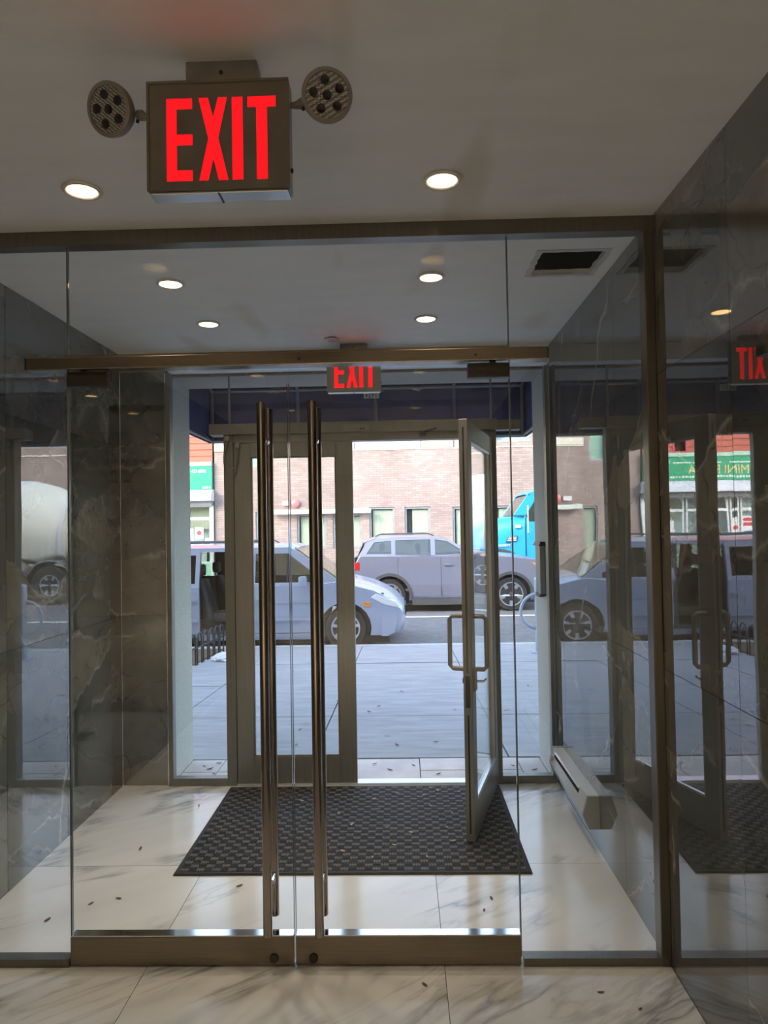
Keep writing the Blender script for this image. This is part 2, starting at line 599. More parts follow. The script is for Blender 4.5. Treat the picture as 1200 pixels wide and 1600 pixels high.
def build(name, g, m, parent=None, smooth=None, bevel=None):
    """one mesh object; vertices are given in world space, the origin is the parent's (or the base of the mesh)"""
    if parent is None:
        xs, ys, zs = zip(*g.v)
        org = Vector(((min(xs) + max(xs)) / 2, (min(ys) + max(ys)) / 2, min(zs)))
    else:
        org = ORIGIN[parent.name]
    me = bpy.data.meshes.new(name)
    me.from_pydata([Vector(v) - org for v in g.v], [], g.f)
    bm = bmesh.new()
    bm.from_mesh(me)
    bmesh.ops.recalc_face_normals(bm, faces=bm.faces)
    if bevel:
        eds = [e for e in bm.edges if e.is_manifold and e.calc_face_angle(0) > R(30)]
        bmesh.ops.bevel(bm, geom=eds, offset=bevel, segments=2, profile=0.5, affect='EDGES')
    bm.to_mesh(me)
    bm.free()
    if smooth:
        me.polygons.foreach_set('use_smooth', [True] * len(me.polygons))
        me.set_sharp_from_angle(angle=R(smooth))
    me.materials.append(MATS[m] if isinstance(m, str) else m)
    o = bpy.data.objects.new(name, me)
    COL.objects.link(o)
    if parent is None:
        o.location = org
    else:
        o.parent = parent
    ORIGIN[o.name] = org
    return o


def tag(o, label=None, cat=None, group=None, kind=None):
    if label:
        o['label'] = label
    if cat:
        o['category'] = cat
    if group:
        o['group'] = group
    if kind:
        o['kind'] = kind
    return o


def thing(name, label, cat, loc, group=None, kind=None):
    o = bpy.data.objects.new(name, None)
    COL.objects.link(o)
    o.location = loc
    o.empty_display_size = 0.1
    ORIGIN[o.name] = Vector(loc)
    return tag(o, label, cat, group, kind)


def text_g(s, size, fn, depth=0.002, scale_x=1.0, align='CENTER'):
    """letters as meshes: list of (G) one for each character, laid out by the font"""
    cu = bpy.data.curves.new('t', 'FONT')
    cu.body = s
    cu.size = size
    cu.align_x = align
    cu.extrude = depth
    cu.resolution_u = 3
    ob = bpy.data.objects.new('t', cu)
    COL.objects.link(ob)
    dg = bpy.context.evaluated_depsgraph_get()
    me = bpy.data.meshes.new_from_object(ob.evaluated_get(dg))
    g = G()
    g.add([fn(v.co.x * scale_x, v.co.y, v.co.z) for v in me.vertices], [tuple(p.vertices) for p in me.polygons])
    bpy.data.objects.remove(ob)
    bpy.data.curves.remove(cu)
    bpy.data.meshes.remove(me)
    return g


def arc(cx, cz, r, a0, a1, n):
    return [(cx + r * math.cos(R(a0 + (a1 - a0) * i / n)), cz + r * math.sin(R(a0 + (a1 - a0) * i / n))) for i in range(n + 1)]


def circ(cx, cy_, r, n=28):
    return [(cx + r * math.cos(2 * math.pi * i / n), cy_ + r * math.sin(2 * math.pi * i / n)) for i in range(n)]


# ------------------------------------------------------------------ dimensions of the place (metres)
XL, XR = -1.70, 0.898            # side walls
YP, YF = 2.52, 4.27              # glass partition, shopfront
YB = -9.0                        # back of the lobby
ZC = 2.60                        # ceiling
LIGHTS = [(x, y) for y in (2.19, 3.045, 3.655) for x in (-0.985, 0.145)]
FILL_LIGHTS = [(x, y) for y in (-2.9, -4.4, -5.9, -7.4) for x in (-0.985, 0.145)]  # unseen lamps added to fill the lobby with light from behind

# ------------------------------------------------------------------ floor
floor = tag(build('floor', G().box(XL - 0.02, XR + 0.02, YB, YF + 0.02, -0.10, -0.010), 'floor_grout'),
            'pale marble tile floor of lobby and vestibule', 'floor', kind='structure')
gx = [XL, -0.916, 0.122, XR]
gy = [YB, -7.12, -6.083, -5.046, -4.009, -2.97, -1.935, -0.898, 0.139, 1.176, 2.213, 3.25, YF + 0.01]
for j in range(len(gy) - 1):
    for i in range(3):
        e = 0.0012
        build('floor_tile', G().box(gx[i] + e, gx[i + 1] - e, gy[j] + e, gy[j + 1] - e, -0.012, 0.0), 'white_marble', floor)

# ------------------------------------------------------------------ walls with stone tiles
def tiled_wall(name, label, side, ys, zs, x):
    t = 0.012
    s = 1 if side == 'right' else -1
    xa, xb = sorted((x + s * t, x + s * 0.14))
    w = tag(build(name, G().box(xa, xb, YB, YF + 0.02, -0.02, ZC + 0.04), 'grout'), label, 'wall', kind='structure')
    build('plaster_panel', G().box(*sorted((x, x + s * (t + 0.001))), YB, ys[0] - 0.002, 0, ZC), 'light_plaster', w)
    for a, b in zip(ys, ys[1:]):
        for c, d in zip(zs, zs[1:]):
            e = 0.001
            dx = random.uniform(-0.0006, 0.0006)
            build('wall_tile', G().box(*sorted((x + dx, x + s * (t + 0.001))), a + e, b - e, c + e, d - e), 'dark_marble', w)
    return w


zs = [0.0, 1.018, 2.038, ZC]
yr = [1.94 + 0.52 * k for k in range(-6, 5)] + [YF]
tiled_wall('wall_right', 'polished dark grey marble wall mirroring the street', 'right', yr, zs, XR)
yl = [3.02 + 0.545 * k for k in range(-8, 3)] + [YF]
tiled_wall('wall_left', 'polished dark grey marble wall beside the fixed glass panel', 'left', yl, zs, XL)
# short marble return beside the shopfront
wr = tag(build('wall_return', G().box(XL, -1.412, YF + 0.012, YF + 0.10, 0, ZC), 'grout'),
         'narrow dark marble return wall between vestibule wall and window', 'wall', kind='structure')
for c, d in zip(zs, zs[1:]):
    build('wall_tile', G().box(XL + 0.001, -1.405, YF - 0.0, YF + 0.013, c + 0.001, d - 0.001), 'dark_marble', wr)
tag(build('wall_back', G().box(XL - 0.1, XR + 0.1, YB - 0.12, YB, -0.02, ZC + 0.04), 'light_plaster'), 'plain painted end wall of the lobby', 'wall', kind='structure')

# ------------------------------------------------------------------ ceilings with openings for the lamps and the vent
def ceiling(name, label, y0, y1, lamps, extra=()):
    loops = [[(XL - 0.1, y0), (XR + 0.1, y0), (XR + 0.1, y1), (XL - 0.1, y1)]]
    loops += [list(reversed(circ(x, y, 0.049, 24))) for x, y in lamps]
    loops += [list(e) for e in extra]
    g = G().plate(loops, lambda x, y: (x, y, ZC), lambda x, y: (x, y, ZC + 0.02))
    return tag(build(name, g, 'ceiling_paint'), label, 'ceiling', kind='structure')


def ragged(x0, x1, y0, y1, n, amp):
    pts = []
    cs = [(x0, y0), (x0, y1), (x1, y1), (x1, y0)]
    for (a, b), (c, d) in zip(cs, cs[1:] + cs[:1]):
        for k in range(n):
            f = k / n
            pts.append((a + (c - a) * f + random.uniform(-amp, amp), b + (d - b) * f + random.uniform(-amp, amp)))
    return pts


hole = ragged(0.572, 0.828, 2.800, 3.055, 9, 0.004)
ceiling('ceiling', 'off-white painted lobby ceiling around the large exit sign', YB, YP, [l for l in LIGHTS if l[1] < YP] + FILL_LIGHTS)
ceiling('ceiling', 'white vestibule ceiling with four lamps and a cut opening', YP, YF + 0.1, [l for l in LIGHTS if l[1] > YP], [hole])
tag(build('sun_block_deck', G().box(XL - 0.1, XR + 0.1, YB - 0.1, YF + 0.05, ZC + 0.32, ZC + 0.42), 'wall_paint'), 'unseen deck added above the ceiling to block the sun', 'roof', kind='structure')  # unseen deck put in to keep the sun out of the lobby
# the dark cavity behind the vent opening
cav = G()
cav.box(0.53, 0.56, 2.76, 3.10, ZC + 0.021, ZC + 0.30).box(0.84, 0.87, 2.76, 3.10, ZC + 0.021, ZC + 0.30)
cav.box(0.56, 0.84, 2.76, 2.79, ZC + 0.021, ZC + 0.30).box(0.56, 0.84, 3.07, 3.10, ZC + 0.021, ZC + 0.30).box(0.53, 0.87, 2.76, 3.10, ZC + 0.30, ZC + 0.315)
vent = thing('ceiling_vent_opening', 'open dark duct hole with ragged edges cut in vestibule ceiling', 'vent', (0.70, 2.93, ZC))
build('duct', cav, 'duct_dark', vent)
rimo = ragged(0.552, 0.848, 2.780, 3.075, 9, 0.003)
rimi = ragged(0.574, 0.826, 2.802, 3.053, 9, 0.004)
build('plaster_edge', G().plate([rimo, list(reversed(rimi))], lambda x, y: (x, y, ZC - 0.004), lambda x, y: (x, y, ZC - 0.0002)), 'plaster_edge', vent)
# white bulkhead strip over the shopfront glass
tag(build('trim_bulkhead', G().box(XL, XR, YF - 0.015, YF + 0.10, 2.496, ZC), 'bulkhead_paint'), 'white bulkhead strip above the shopfront glass', 'trim', kind='structure')

# ------------------------------------------------------------------ recessed lamps
NAMES = {(-0.985, 2.19): 'recessed lobby lamp below exit sign near fixed glass panel',
         (0.145, 2.19): 'recessed lobby lamp alone on ceiling before the glass transom',
         (-0.985, 3.045): 'recessed vestibule lamp nearer the doors over the marble side wall',
         (0.145, 3.045): 'recessed vestibule lamp nearer the doors beside the ceiling hole',
         (-0.985, 3.655): 'recessed vestibule lamp nearer the street on the side without hole',
         (0.145, 3.655): 'recessed vestibule lamp nearer the street, straight above the open door'}


def downlight(x, y, watts, label, warm):
    d = thing('recessed_lamp', label, 'lamp', (x, y, ZC), 'round recessed ceiling lamps')
    build('trim_ring', G().lathe([(0.047, 0.0), (0.060, -0.001), (0.0615, -0.004), (0.058, -0.008), (0.050, -0.009), (0.046, -0.005), (0.047, 0.0)], (x, y, ZC), n=36, cap=False), 'lamp_trim', d, smooth=40)
    build('reflector', G().lathe([(0.0465, -0.004), (0.0455, 0.030), (0.0445, 0.066), (0.0460, 0.068), (0.0485, 0.0), (0.0465, -0.004)], (x, y, ZC), n=32, cap=False), 'lamp_baffle', d, smooth=40)
    build('lens', G().lathe([(0.001, 0.062), (0.0440, 0.062), (0.0440, 0.066), (0.001, 0.066)], (x, y, ZC), n=32), 'lamp_lens', d)
    ld = bpy.data.lights.new('lamp_light', 'AREA')
    ld.shape = 'DISK'
    ld.size = 0.08
    ld.energy = watts
    ld.color = warm
    ld.spread = R(150)
    lo = bpy.data.objects.new('lamp_light', ld)
    COL.objects.link(lo)
    lo.parent = d
    lo.location = (0, 0, 0.060)
    return d


for x, y in LIGHTS:
    downlight(x, y, LOBBY_W if y < YP else VEST_W, NAMES[(x, y)], (1.0, 0.80, 0.56) if y < YP else (1.0, 0.84, 0.62))
for k, (x, y) in enumerate(FILL_LIGHTS):
    downlight(x, y, FILL_W, 'added unseen fill lamp further back in the lobby, row %s, %s side' % (('one', 'two', 'three', 'four')[k // 2], ('east', 'west')[k % 2]), (1.0, 0.80, 0.56))

# ------------------------------------------------------------------ sprinkler plate
sp = thing('sprinkler_cover', 'small round white sprinkler cover on vestibule ceiling', 'sprinkler', (-0.378, 4.0, ZC))
build('plate', G().lathe([(0.001, -0.012), (0.036, -0.012), (0.040, -0.009), (0.040, -0.006), (0.001, -0.006)], (-0.378, 4.0, ZC), n=28), 'white_enamel', sp, smooth=40)
build('collar', G().lathe([(0.030, -0.006), (0.030, 0.0)], (-0.378, 4.0, ZC), n=24), 'black_plastic', sp)

# ------------------------------------------------------------------ exit signs
def exit_sign(x0, x1, yf, z0, z1, depth, label, heads=True, face='sign_housing'):
    w, h = x1 - x0, z1 - z0
    xc = (x0 + x1) / 2
    s = thing('exit_sign', label, 'exit sign', (xc, yf + depth / 2, z0))
    body = G().box(x0, x1, yf + 0.006, yf + depth, z0, z1)
    bo = build('housing', body, 'sign_steel', s, bevel=0.003)
    # face plate with the letters cut out of it
    lz0, lz1 = z0 + 0.085 * h, z0 + 0.845 * h
    lh = lz1 - lz0

    def P(pts, ox, lw):
        return [(ox + a * lw, lz0 + b * lh) for a, b in pts]

    lw = w * 0.185
    ox = [x0 + w * (0.135 + 0.002), x0 + w * 0.365, x0 + w * 0.600, x0 + w * 0.710]
    E_ = P([(0, 0), (1, 0), (1, 0.135), (0.40, 0.135), (0.40, 0.43), (1, 0.43), (1, 0.565), (0.40, 0.565), (0.40, 0.865), (1, 0.865), (1, 1), (0, 1)], ox[0], lw)
    X_ = P([(0, 0), (0.36, 0), (0.555, 0.26), (0.75, 0), (1.12, 0), (0.75, 0.51), (1.10, 1), (0.74, 1), (0.555, 0.76), (0.37, 1), (0.0, 1), (0.36, 0.51)], ox[1], lw)
    I_ = P([(0, 0), (0.42, 0), (0.42, 1), (0, 1)], ox[2], lw)
    T_ = P([(0.33, 0), (0.75, 0), (0.75, 0.865), (1.08, 0.865), (1.08, 1), (0, 1), (0, 0.865), (0.33, 0.865)], ox[3], lw)
    outer = [(x0 + 0.004, z0 + 0.004), (x1 - 0.004, z0 + 0.004), (x1 - 0.004, z1 - 0.004), (x0 + 0.004, z1 - 0.004)]
    build('face_plate', G().xz([outer] + [list(reversed(q)) for q in (E_, X_, I_, T_)], yf, yf + 0.0025), face, s)
    for q in (E_, X_, I_, T_):
        cx = sum(p[0] for p in q) / len(q)
        o = build('letter', G().xz(q, yf + 0.0015, yf + 0.0055), 'exit_red', s)
        o['label'] = 'glowing red letter'
    fr = G()
    for a, b, c, d in ((x0, x1, z1 - 0.006, z1), (x0, x1, z0, z0 + 0.006)):
        fr.box(a, b, yf - 0.003, yf + 0.006, c, d)
    fr.box(x0, x0 + 0.006, yf - 0.003, yf + 0.006, z0 + 0.006, z1 - 0.006).box(x1 - 0.006, x1, yf - 0.003, yf + 0.006, z0 + 0.006, z1 - 0.006)
    build('frame', fr, face, s)
    # bottom tray with latch
    tr = build('bottom_tray', G().rbox(x0 + 0.004, x1 - 0.004, yf + 0.004, yf + depth - 0.002, z0 - 0.006, z0 - 0.0005, 0.002), 'bright_aluminium', s)
    build('latch', G().box(xc - 0.002, xc + 0.002, yf + 0.002, yf + depth, z0 - 0.008, z0 - 0.006), 'black_plastic', tr)
    # ceiling canopy
    cw = 0.165 * w / 0.32
    build('ceiling_mount', G().rbox(xc - cw / 2, xc + cw / 2, yf + 0.036, yf + 0.086, z1 - 0.004, ZC, 0.004), 'sign_steel', s)
    build('screw', G().lathe([(0.0045, -0.003), (0.0045, 0.0)], (xc, yf + 0.036, (z1 + ZC) / 2 + 0.006), (0, 1, 0), n=12), 'black_plastic', s)
    build('test_button', G().lathe([(0.005, 0.0), (0.005, 0.005)], (x1, yf + depth * 0.5, z0 + 0.05), (1, 0, 0), n=12), 'black_plastic', s)
    if heads:
        for cx, cz, ax, sg in ((-0.640, 2.474, Vector((-0.30, -0.90, -0.34)), -1), (-0.150, 2.490, Vector((0.16, -0.95, -0.26)), 1)):
            ax.normalize()
            c = Vector((cx, yf + 0.005, cz))
            hd = build('lamp_head', G().lathe([(0.012, -0.044), (0.040, -0.036), (0.054, -0.014), (0.0570, 0.0), (0.0570, 0.008), (0.0485, 0.010), (0.048, 0.004), (0.010, 0.004)], c, ax, n=40), 'lamp_shell', s, smooth=35)
            build('lens', G().lathe([(0.0005, 0.0045), (0.048, 0.0045), (0.048, 0.0065), (0.0005, 0.0065)], c, ax, n=40), 'prism_lens', hd)
            u = ax.orthogonal().normalized()
            w_ = ax.cross(u)
            for k in range(6):
                a = 2 * math.pi * k / 5 + 0.3
                rr = 0.031 if k < 5 else 0.0
                q = c + (u * math.cos(a) + w_ * math.sin(a)) * rr
                build('led_cup', G().lathe([(0.0100, 0.0062), (0.0100, 0.0085), (0.0055, 0.0075), (0.001, 0.0066)], q, ax, n=18), 'black_plastic', hd, smooth=40)
            edge = Vector((x0 if sg < 0 else x1, yf + 0.03, cz - 0.004))
            sd = (edge - c).normalized()
            build('knuckle', G().tube([c + sd * 0.050 - ax * 0.012, c + sd * 0.062 - ax * 0.008, edge + Vector((sg * 0.012, 0, 0)), edge], [0.010, 0.012, 0.008, 0.006], 14), 'lamp_shell', s, smooth=40)
            build('knuckle_screw', G().lathe([(0.004, 0), (0.004, 0.004)], c + sd * 0.058 - Vector((0, 0, 0.014)), (0, -0.4, -1), n=10), 'black_plastic', s)
    return s


exit_sign(-0.556, -0.236, 1.565, 2.283, 2.531, 0.050, 'large lit red exit sign with two emergency lamp heads on lobby ceiling')
exit_sign(-0.418, -0.106, 4.10, 2.316, 2.555, 0.050, 'smaller-looking lit exit sign hung inside the shopfront over the street doors', heads=False, face='sign_beige')

# ------------------------------------------------------------------ glass partition
DL, DM, DR = -1.187, -0.397, 0.388       # edges of the two glass doors
gt = 0.006                                # half thickness of the glass
tag(build('trim_ceiling_channel', G().box(XL, XR, YP - 0.028, YP + 0.028, 2.548, ZC), 'bronze_channel'), 'slim bronze channel along the ceiling over the glass transom', 'trim', kind='structure')
tag(build('trim_wall_channel', G().box(XR - 0.034, XR, YP - 0.03, YP + 0.03, 0.028, 2.548), 'bronze_channel', bevel=0.003), 'upright bronze channel where glass panel meets polished marble wall', 'trim', kind='structure')
tag(build('trim_floor_channel', G().box(DR + 0.008, XR, YP - 0.022, YP + 0.022, 0.0, 0.028), 'bronze_channel'), 'floor channel under the fixed glass panel by the wall heater', 'trim', kind='structure')
tag(build('trim_floor_channel', G().box(XL, DL - 0.004, YP - 0.022, YP + 0.022, 0.0, 0.028), 'bronze_channel'), 'floor channel under the fixed glass panel opposite the wall heater', 'trim', kind='structure')


def pane(name, label, x0, x1, z0, z1):
    w = thing(name, label, 'window', ((x0 + x1) / 2, YP, z0), kind='structure')
    build('pane', G().box(x0, x1, YP - gt, YP + gt, z0, z1), 'clear_glass', w)
    for x in (x0, x1):
        if XL + 0.01 < x < XR - 0.04:
            build('glass_edge', G().box(x - 0.001, x + 0.001, YP - gt - 0.0005, YP + gt + 0.0005, z0, z1), 'green_edge', w)
    return w


plain('green_edge', (0.13, 0.16, 0.15), 0.12, 0.0, spec=0.8)
pane('window_1', 'fixed clear glass panel beside the wall without heater', XL, DL - 0.003, 0.026, 2.55)
pane('window_2', 'fixed clear glass panel between glass door and heater wall', DR + 0.003, XR - 0.025, 0.026, 2.55)
pane('window_3', 'clear glass transom between steel header bar and lobby ceiling', DL, DR, 2.150, 2.55)

# steel header bar, runs past the doors on both sides
hb = thing('door_header_bar', 'brushed steel header bar spanning above the glass doors', 'header bar', (-0.40, YP, 2.10))
build('bar', G().rbox(-1.330, 0.523, YP - 0.030, YP + 0.030, 2.103, 2.147, 0.003), 'brushed_steel', hb)
build('end_cap', G().box(-1.333, -1.330, YP - 0.029, YP + 0.029, 2.104, 2.146), 'dark_fitting', hb)
build('end_cap', G().box(0.523, 0.526, YP - 0.029, YP + 0.029, 2.104, 2.146), 'dark_fitting', hb)
build('glazing_strip', G().box(DL, DR, YP - 0.020, YP + 0.020, 2.147, 2.155), 'rail_steel', hb)
for x in (-1.05, 0.27):
    build('set_screw', G().lathe([(0.004, -0.002), (0.004, 0.0)], (x + 0.7 if x < 0 else x, YP - 0.030, 2.122), (0, 1, 0), n=10), 'black_plastic', hb)

for nm, label, x0, x1, sg in (('door_1', 'clear glass door with long steel pull, hinged beside the fixed panel', DL, DM - 0.003, -1), ('door_2', 'clear glass door with long steel pull, hinged toward the heater side', DM + 0.003, DR, 1)):
    d = thing(nm, label, 'door', ((x0 + x1) / 2, YP, 0.0), kind='structure')
    build('pane', G().box(x0, x1, YP - gt, YP + gt, 0.10, 2.094), 'clear_glass', d)
    for x in (x0, x1):
        build('glass_edge', G().box(x - 0.001, x + 0.001, YP - gt - 0.0005, YP + gt + 0.0005, 0.108, 2.04), 'green_edge', d)
    rl = build('bottom_rail', G().rbox(x0, x1, YP - 0.020, YP + 0.020, 0.006, 0.104, 0.003), 'rail_steel', d)
    build('rail_cap', G().box(x0 + 0.002, x1 - 0.002, YP - 0.019, YP + 0.019, 0.104, 0.108), 'bright_steel', rl)
    xl = x1 - 0.070 if sg < 0 else x0 + 0.062
    lk = build('lock_cylinder', G().lathe([(0.015, -0.026), (0.016, -0.024), (0.016, -0.0195)], (xl, YP, 0.030), (0, 1, 0), n=24), 'dark_fitting', rl, smooth=40)
    px0, px1 = (x0, x0 + 0.145) if sg < 0 else (x1 - 0.145, x1)
    pf = build('patch_fitting', G().rbox(px0, px1, YP - 0.018, YP + 0.018, 2.045, 2.096, 0.003), 'dark_fitting', d)
    pv = px0 + 0.055 if sg < 0 else px1 - 0.055
    build('pivot', G().lathe([(0.011, 0), (0.011, 0.009)], (pv, YP, 2.095), n=16), 'black_plastic', pf)
    xh = -0.481 if sg < 0 else -0.304
    for yb in (YP - 0.068, YP + 0.068):
        hn = build('pull_bar', G().lathe([(0.0140, 0.132), (0.0158, 0.134), (0.0158, 1.963), (0.0140, 1.965)], (xh, yb, 0), n=28), 'polished_steel', d, smooth=40)
    for z in (0.285, 1.835):
        build('standoff', G().tube([(xh, YP - 0.068, z), (xh, YP + 0.068, z)], 0.0085, 16), 'bright_steel', d, smooth=40)
        build('standoff_collar', G().tube([(xh, YP - 0.014, z), (xh, YP + 0.014, z)], 0.014, 18), 'bright_steel', d, smooth=40)

# ------------------------------------------------------------------ shopfront
sf = thing('door_frame', 'grey aluminium frame of the street doors and side windows', 'frame', (-0.25, YF, 0), kind='structure')
ya, yb = YF - 0.028, YF + 0.055
build('jamb', G().box(-1.062, -1.003, ya, yb, 0, 2.0925), 'aluminium', sf, bevel=0.003)
build('jamb', G().box(0.532, 0.572, ya, yb, 0, 2.0925), 'aluminium', sf, bevel=0.003)
build('head', G().box(-1.003, 0.532, ya, yb, 2.046, 2.092), 'door_aluminium', sf, bevel=0.002)
build('transom_bar', G().box(-1.14, 0.575, ya - 0.035, yb, 2.0925, 2.157), 'aluminium', sf, bevel=0.003)
build('bar_end', G().box(0.575, 0.72, ya + 0.01, yb, 2.096, 2.155), 'aluminium', sf)
build('mullion', G().box(0.545, 0.554, YF, YF + 0.02, 2.157, 2.475), 'canopy_tube', sf)
for a, b in ((-1.402, -1.062), (0.572, 0.875)):
    build('sill', G().box(a, b, ya + 0.005, yb - 0.02, 0, 0.046), 'aluminium', sf, bevel=0.002)
build('side_post', G().box(-1.412, -1.386, ya + 0.004, yb - 0.02, 0, 2.476), 'aluminium', sf, bevel=0.002)
build('corner_bead', G().box(-1.416, -1.410, ya - 0.004, ya + 0.006, 0, 2.476), 'bright_steel', sf)
build('side_post', G().box(0.866, 0.886, ya + 0.004, yb - 0.02, 0, 2.476), 'aluminium', sf, bevel=0.002)
build('mullion', G().box(-1.037, -1.028, YF, YF + 0.02, 2.157, 2.475), 'canopy_tube', sf)
build('threshold', G().box(-1.003, 0.532, YF - 0.03, YF + 0.05, 0, 0.012), 'bright_aluminium', sf, bevel=0.003)
build('closer_plate', G().box(-0.335, -0.185, ya - 0.040, ya - 0.035, 2.100, 2.140), 'door_aluminium', sf)
for k in range(3):
    build('plate_mark', G().box(-0.238 + k * 0.011, -0.231 + k * 0.011, ya - 0.0412, ya - 0.040, 2.106, 2.116), 'black_letter', sf)
hs = build('holder_arm', G().tube([(0.135, ya - 0.03, 2.075), (0.150, ya - 0.09, 2.083), (0.215, ya - 0.10, 2.098)], 0.006, 8), 'black_plastic', sf)
build('holder_foot', G().rbox(0.115, 0.152, ya - 0.05, ya, 2.058, 2.088, 0.004), 'black_plastic', hs)


def street_pane(name, label, x0, x1, z0, z1):
    w = thing(name, label, 'window', ((x0 + x1) / 2, YF + 0.012, z0), kind='structure')
    build('pane', G().box(x0, x1, YF + 0.008, YF + 0.016, z0, z1), 'street_glass', w)
    return w


street_pane('window_4', 'tall side window of the shopfront by the marble return', -1.387, -1.062, 0.046, 2.496)
street_pane('window_5', 'tall side window of the shopfront beyond the open door', 0.572, 0.867, 0.046, 2.496)
tr_w = street_pane('window_6', 'wide glass transom over the street doors with house number', -1.061, 0.571, 2.157, 2.496)
# house number, read from the street (mirrored from inside)
build('number_plate', G().box(-0.215, -0.122, YF + 0.0165, YF + 0.0175, 2.305, 2.345), 'plate_film', tr_w)
build('house_number', text_g('1924', 0.040, lambda a, b, c: (-0.1685 - a, YF + 0.0160 - c, 2.311 + b), 0.0003, 0.95), 'black_letter', tr_w)

# fixed leaf
d3 = thing('door_3', 'closed aluminium street door leaf with wide glass', 'door', (-0.64, YF, 0.01), kind='structure')
y0, y1 = YF - 0.022, YF + 0.022
build('stile', G().box(-1.001, -0.900, y0, y1, 0.012, 2.044), 'door_aluminium', d3, bevel=0.003)
build('stile', G().box(-0.388, -0.287, y0, y1, 0.012, 2.044), 'door_aluminium', d3, bevel=0.003)
build('bottom_rail', G().box(-0.900, -0.388, y0 + 0.001, y1 - 0.001, 0.012, 0.172), 'door_aluminium', d3, bevel=0.002)
build('top_rail', G().box(-0.900, -0.388, y0 - 0.004, y1 - 0.001, 1.960, 2.044), 'door_aluminium', d3, bevel=0.002)
build('pane', G().box(-0.900, -0.388, YF - 0.004, YF + 0.004, 0.172, 1.960), 'street_glass', d3)
bd = G().box(-0.900, -0.892, y0 + 0.004, YF, 0.172, 1.960).box(-0.396, -0.388, y0 + 0.004, YF, 0.172, 1.960).box(-0.892, -0.396, y0 + 0.004, YF, 0.172, 0.180).box(-0.892, -0.396, y0 + 0.004, YF, 1.952, 1.960)
build('glazing_bead', bd, 'aluminium', d3)
# cable loop between frame and fixed leaf
cb = thing('cable_loop', 'grey flexible cable loop from frame to closed street door', 'cable', (-1.0, 4.22, 1.88))
pts = [(-1.034, 4.232, 2.060), (-1.040, 4.222, 2.02), (-1.052, 4.215, 1.97), (-1.052, 4.212, 1.925), (-1.036, 4.212, 1.893), (-1.008, 4.214, 1.884), (-0.986, 4.218, 1.90), (-0.976, 4.222, 1.94), (-0.973, 4.226, 1.99), (-0.974, 4.232, 2.022)]
build('cable', G().tube(pts, 0.005, 10), 'aluminium', cb, smooth=60)
build('box', G().rbox(-1.050, -1.020, 4.218, 4.2425, 2.055, 2.087, 0.004), 'door_aluminium', cb)
build('box', G().rbox(-0.988, -0.960, 4.223, 4.248, 2.014, 2.045, 0.004), 'door_aluminium', cb)

# open leaf, swung into the vestibule
HX, HY = 0.524, 4.225
du = Vector((0.303 - HX, 3.425 - HY, 0))
LW = du.length
du.normalize()
dn = Vector((-du.y, du.x, 0))            # towards +x side


def LF(u, n, z):
    return (HX + du.x * u + dn.x * n, HY + du.y * u + dn.y * n, z)


def lbox(g, u0, u1, n0, n1, z0, z1):
    return g.add([LF(u, n, z) for z in (z0, z1) for (u, n) in ((u0, n0), (u1, n0), (u1, n1), (u0, n1))],
                 [(0, 3, 2, 1), (4, 5, 6, 7), (0, 1, 5, 4), (1, 2, 6, 5), (2, 3, 7, 6), (3, 0, 4, 7)])


d4 = thing('door_4', 'open aluminium street door leaf swung in over the mat', 'door', (HX, HY, 0.02), kind='structure')
T = 0.022
build('stile', lbox(G(), 0.0, 0.10, -T, T, 0.022, 2.04), 'door_aluminium', d4, bevel=0.003)
build('stile', lbox(G(), LW - 0.10, LW, -T, T, 0.022, 2.04), 'door_aluminium', d4, bevel=0.003)
build('bottom_rail', lbox(G(), 0.10, LW - 0.10, -T + 0.001, T - 0.001, 0.022, 0.185), 'door_aluminium', d4, bevel=0.002)
build('top_rail', lbox(G(), 0.10, LW - 0.10, -T + 0.001, T - 0.001, 1.945, 2.04), 'door_aluminium', d4, bevel=0.002)
build('pane', lbox(G(), 0.10, LW - 0.10, -0.004, 0.004, 0.185, 1.945), 'street_glass', d4)
gb = G()
lbox(gb, 0.10, 0.11, 0.004, T - 0.004, 0.185, 1.945); lbox(gb, LW - 0.11, LW - 0.10, 0.004, T - 0.004, 0.185, 1.945)
lbox(gb, 0.11, LW - 0.11, 0.004, T - 0.004, 0.185, 0.197); lbox(gb, 0.11, LW - 0.11, 0.004, T - 0.004, 1.933, 1.945)
build('glazing_bead', gb, 'bright_aluminium', d4)
build('weather_strip', lbox(G(), LW, LW + 0.002, -0.004, 0.004, 0.06, 0.62), 'rubber', d4)
build('weather_strip', lbox(G(), LW, LW + 0.002, -0.004, 0.004, 0.82, 2.0), 'rubber', d4)
for sg in (-1, 1):
    off = 0.095 if sg < 0 else 0.085
    u_ = LW - 0.055
    p = [LF(u_, sg * T, 1.085), LF(u_, sg * (off - 0.015), 1.085), LF(u_, sg * off, 1.070), LF(u_, sg * off, 0.845), LF(u_, sg * (off - 0.015), 0.830), LF(u_, sg * T, 0.830)]
    build('pull_handle', G().tube(p, 0.0115, 14), 'door_aluminium', d4, smooth=50)
lk = build('lock_plate', lbox(G(), LW, LW + 0.003, -0.011, 0.011, 0.655, 0.805), 'black_plastic', d4)
for k in range(4):
    build('lock_slot', lbox(G(), LW + 0.003, LW + 0.0045, -0.007, 0.007, 0.668 + k * 0.034, 0.690 + k * 0.034), 'dark_fitting', lk)
build('lock_rose', lbox(G(), LW - 0.085, LW - 0.03, T, T + 0.010, 0.725, 0.825), 'door_aluminium', d4, bevel=0.003)
build('thumb_turn', G().tube([LF(LW - 0.058, T + 0.008, 0.772), LF(LW - 0.058, T + 0.045, 0.772), LF(LW - 0.058, T + 0.060, 0.785)], 0.006, 10), 'bright_steel', d4, smooth=50)
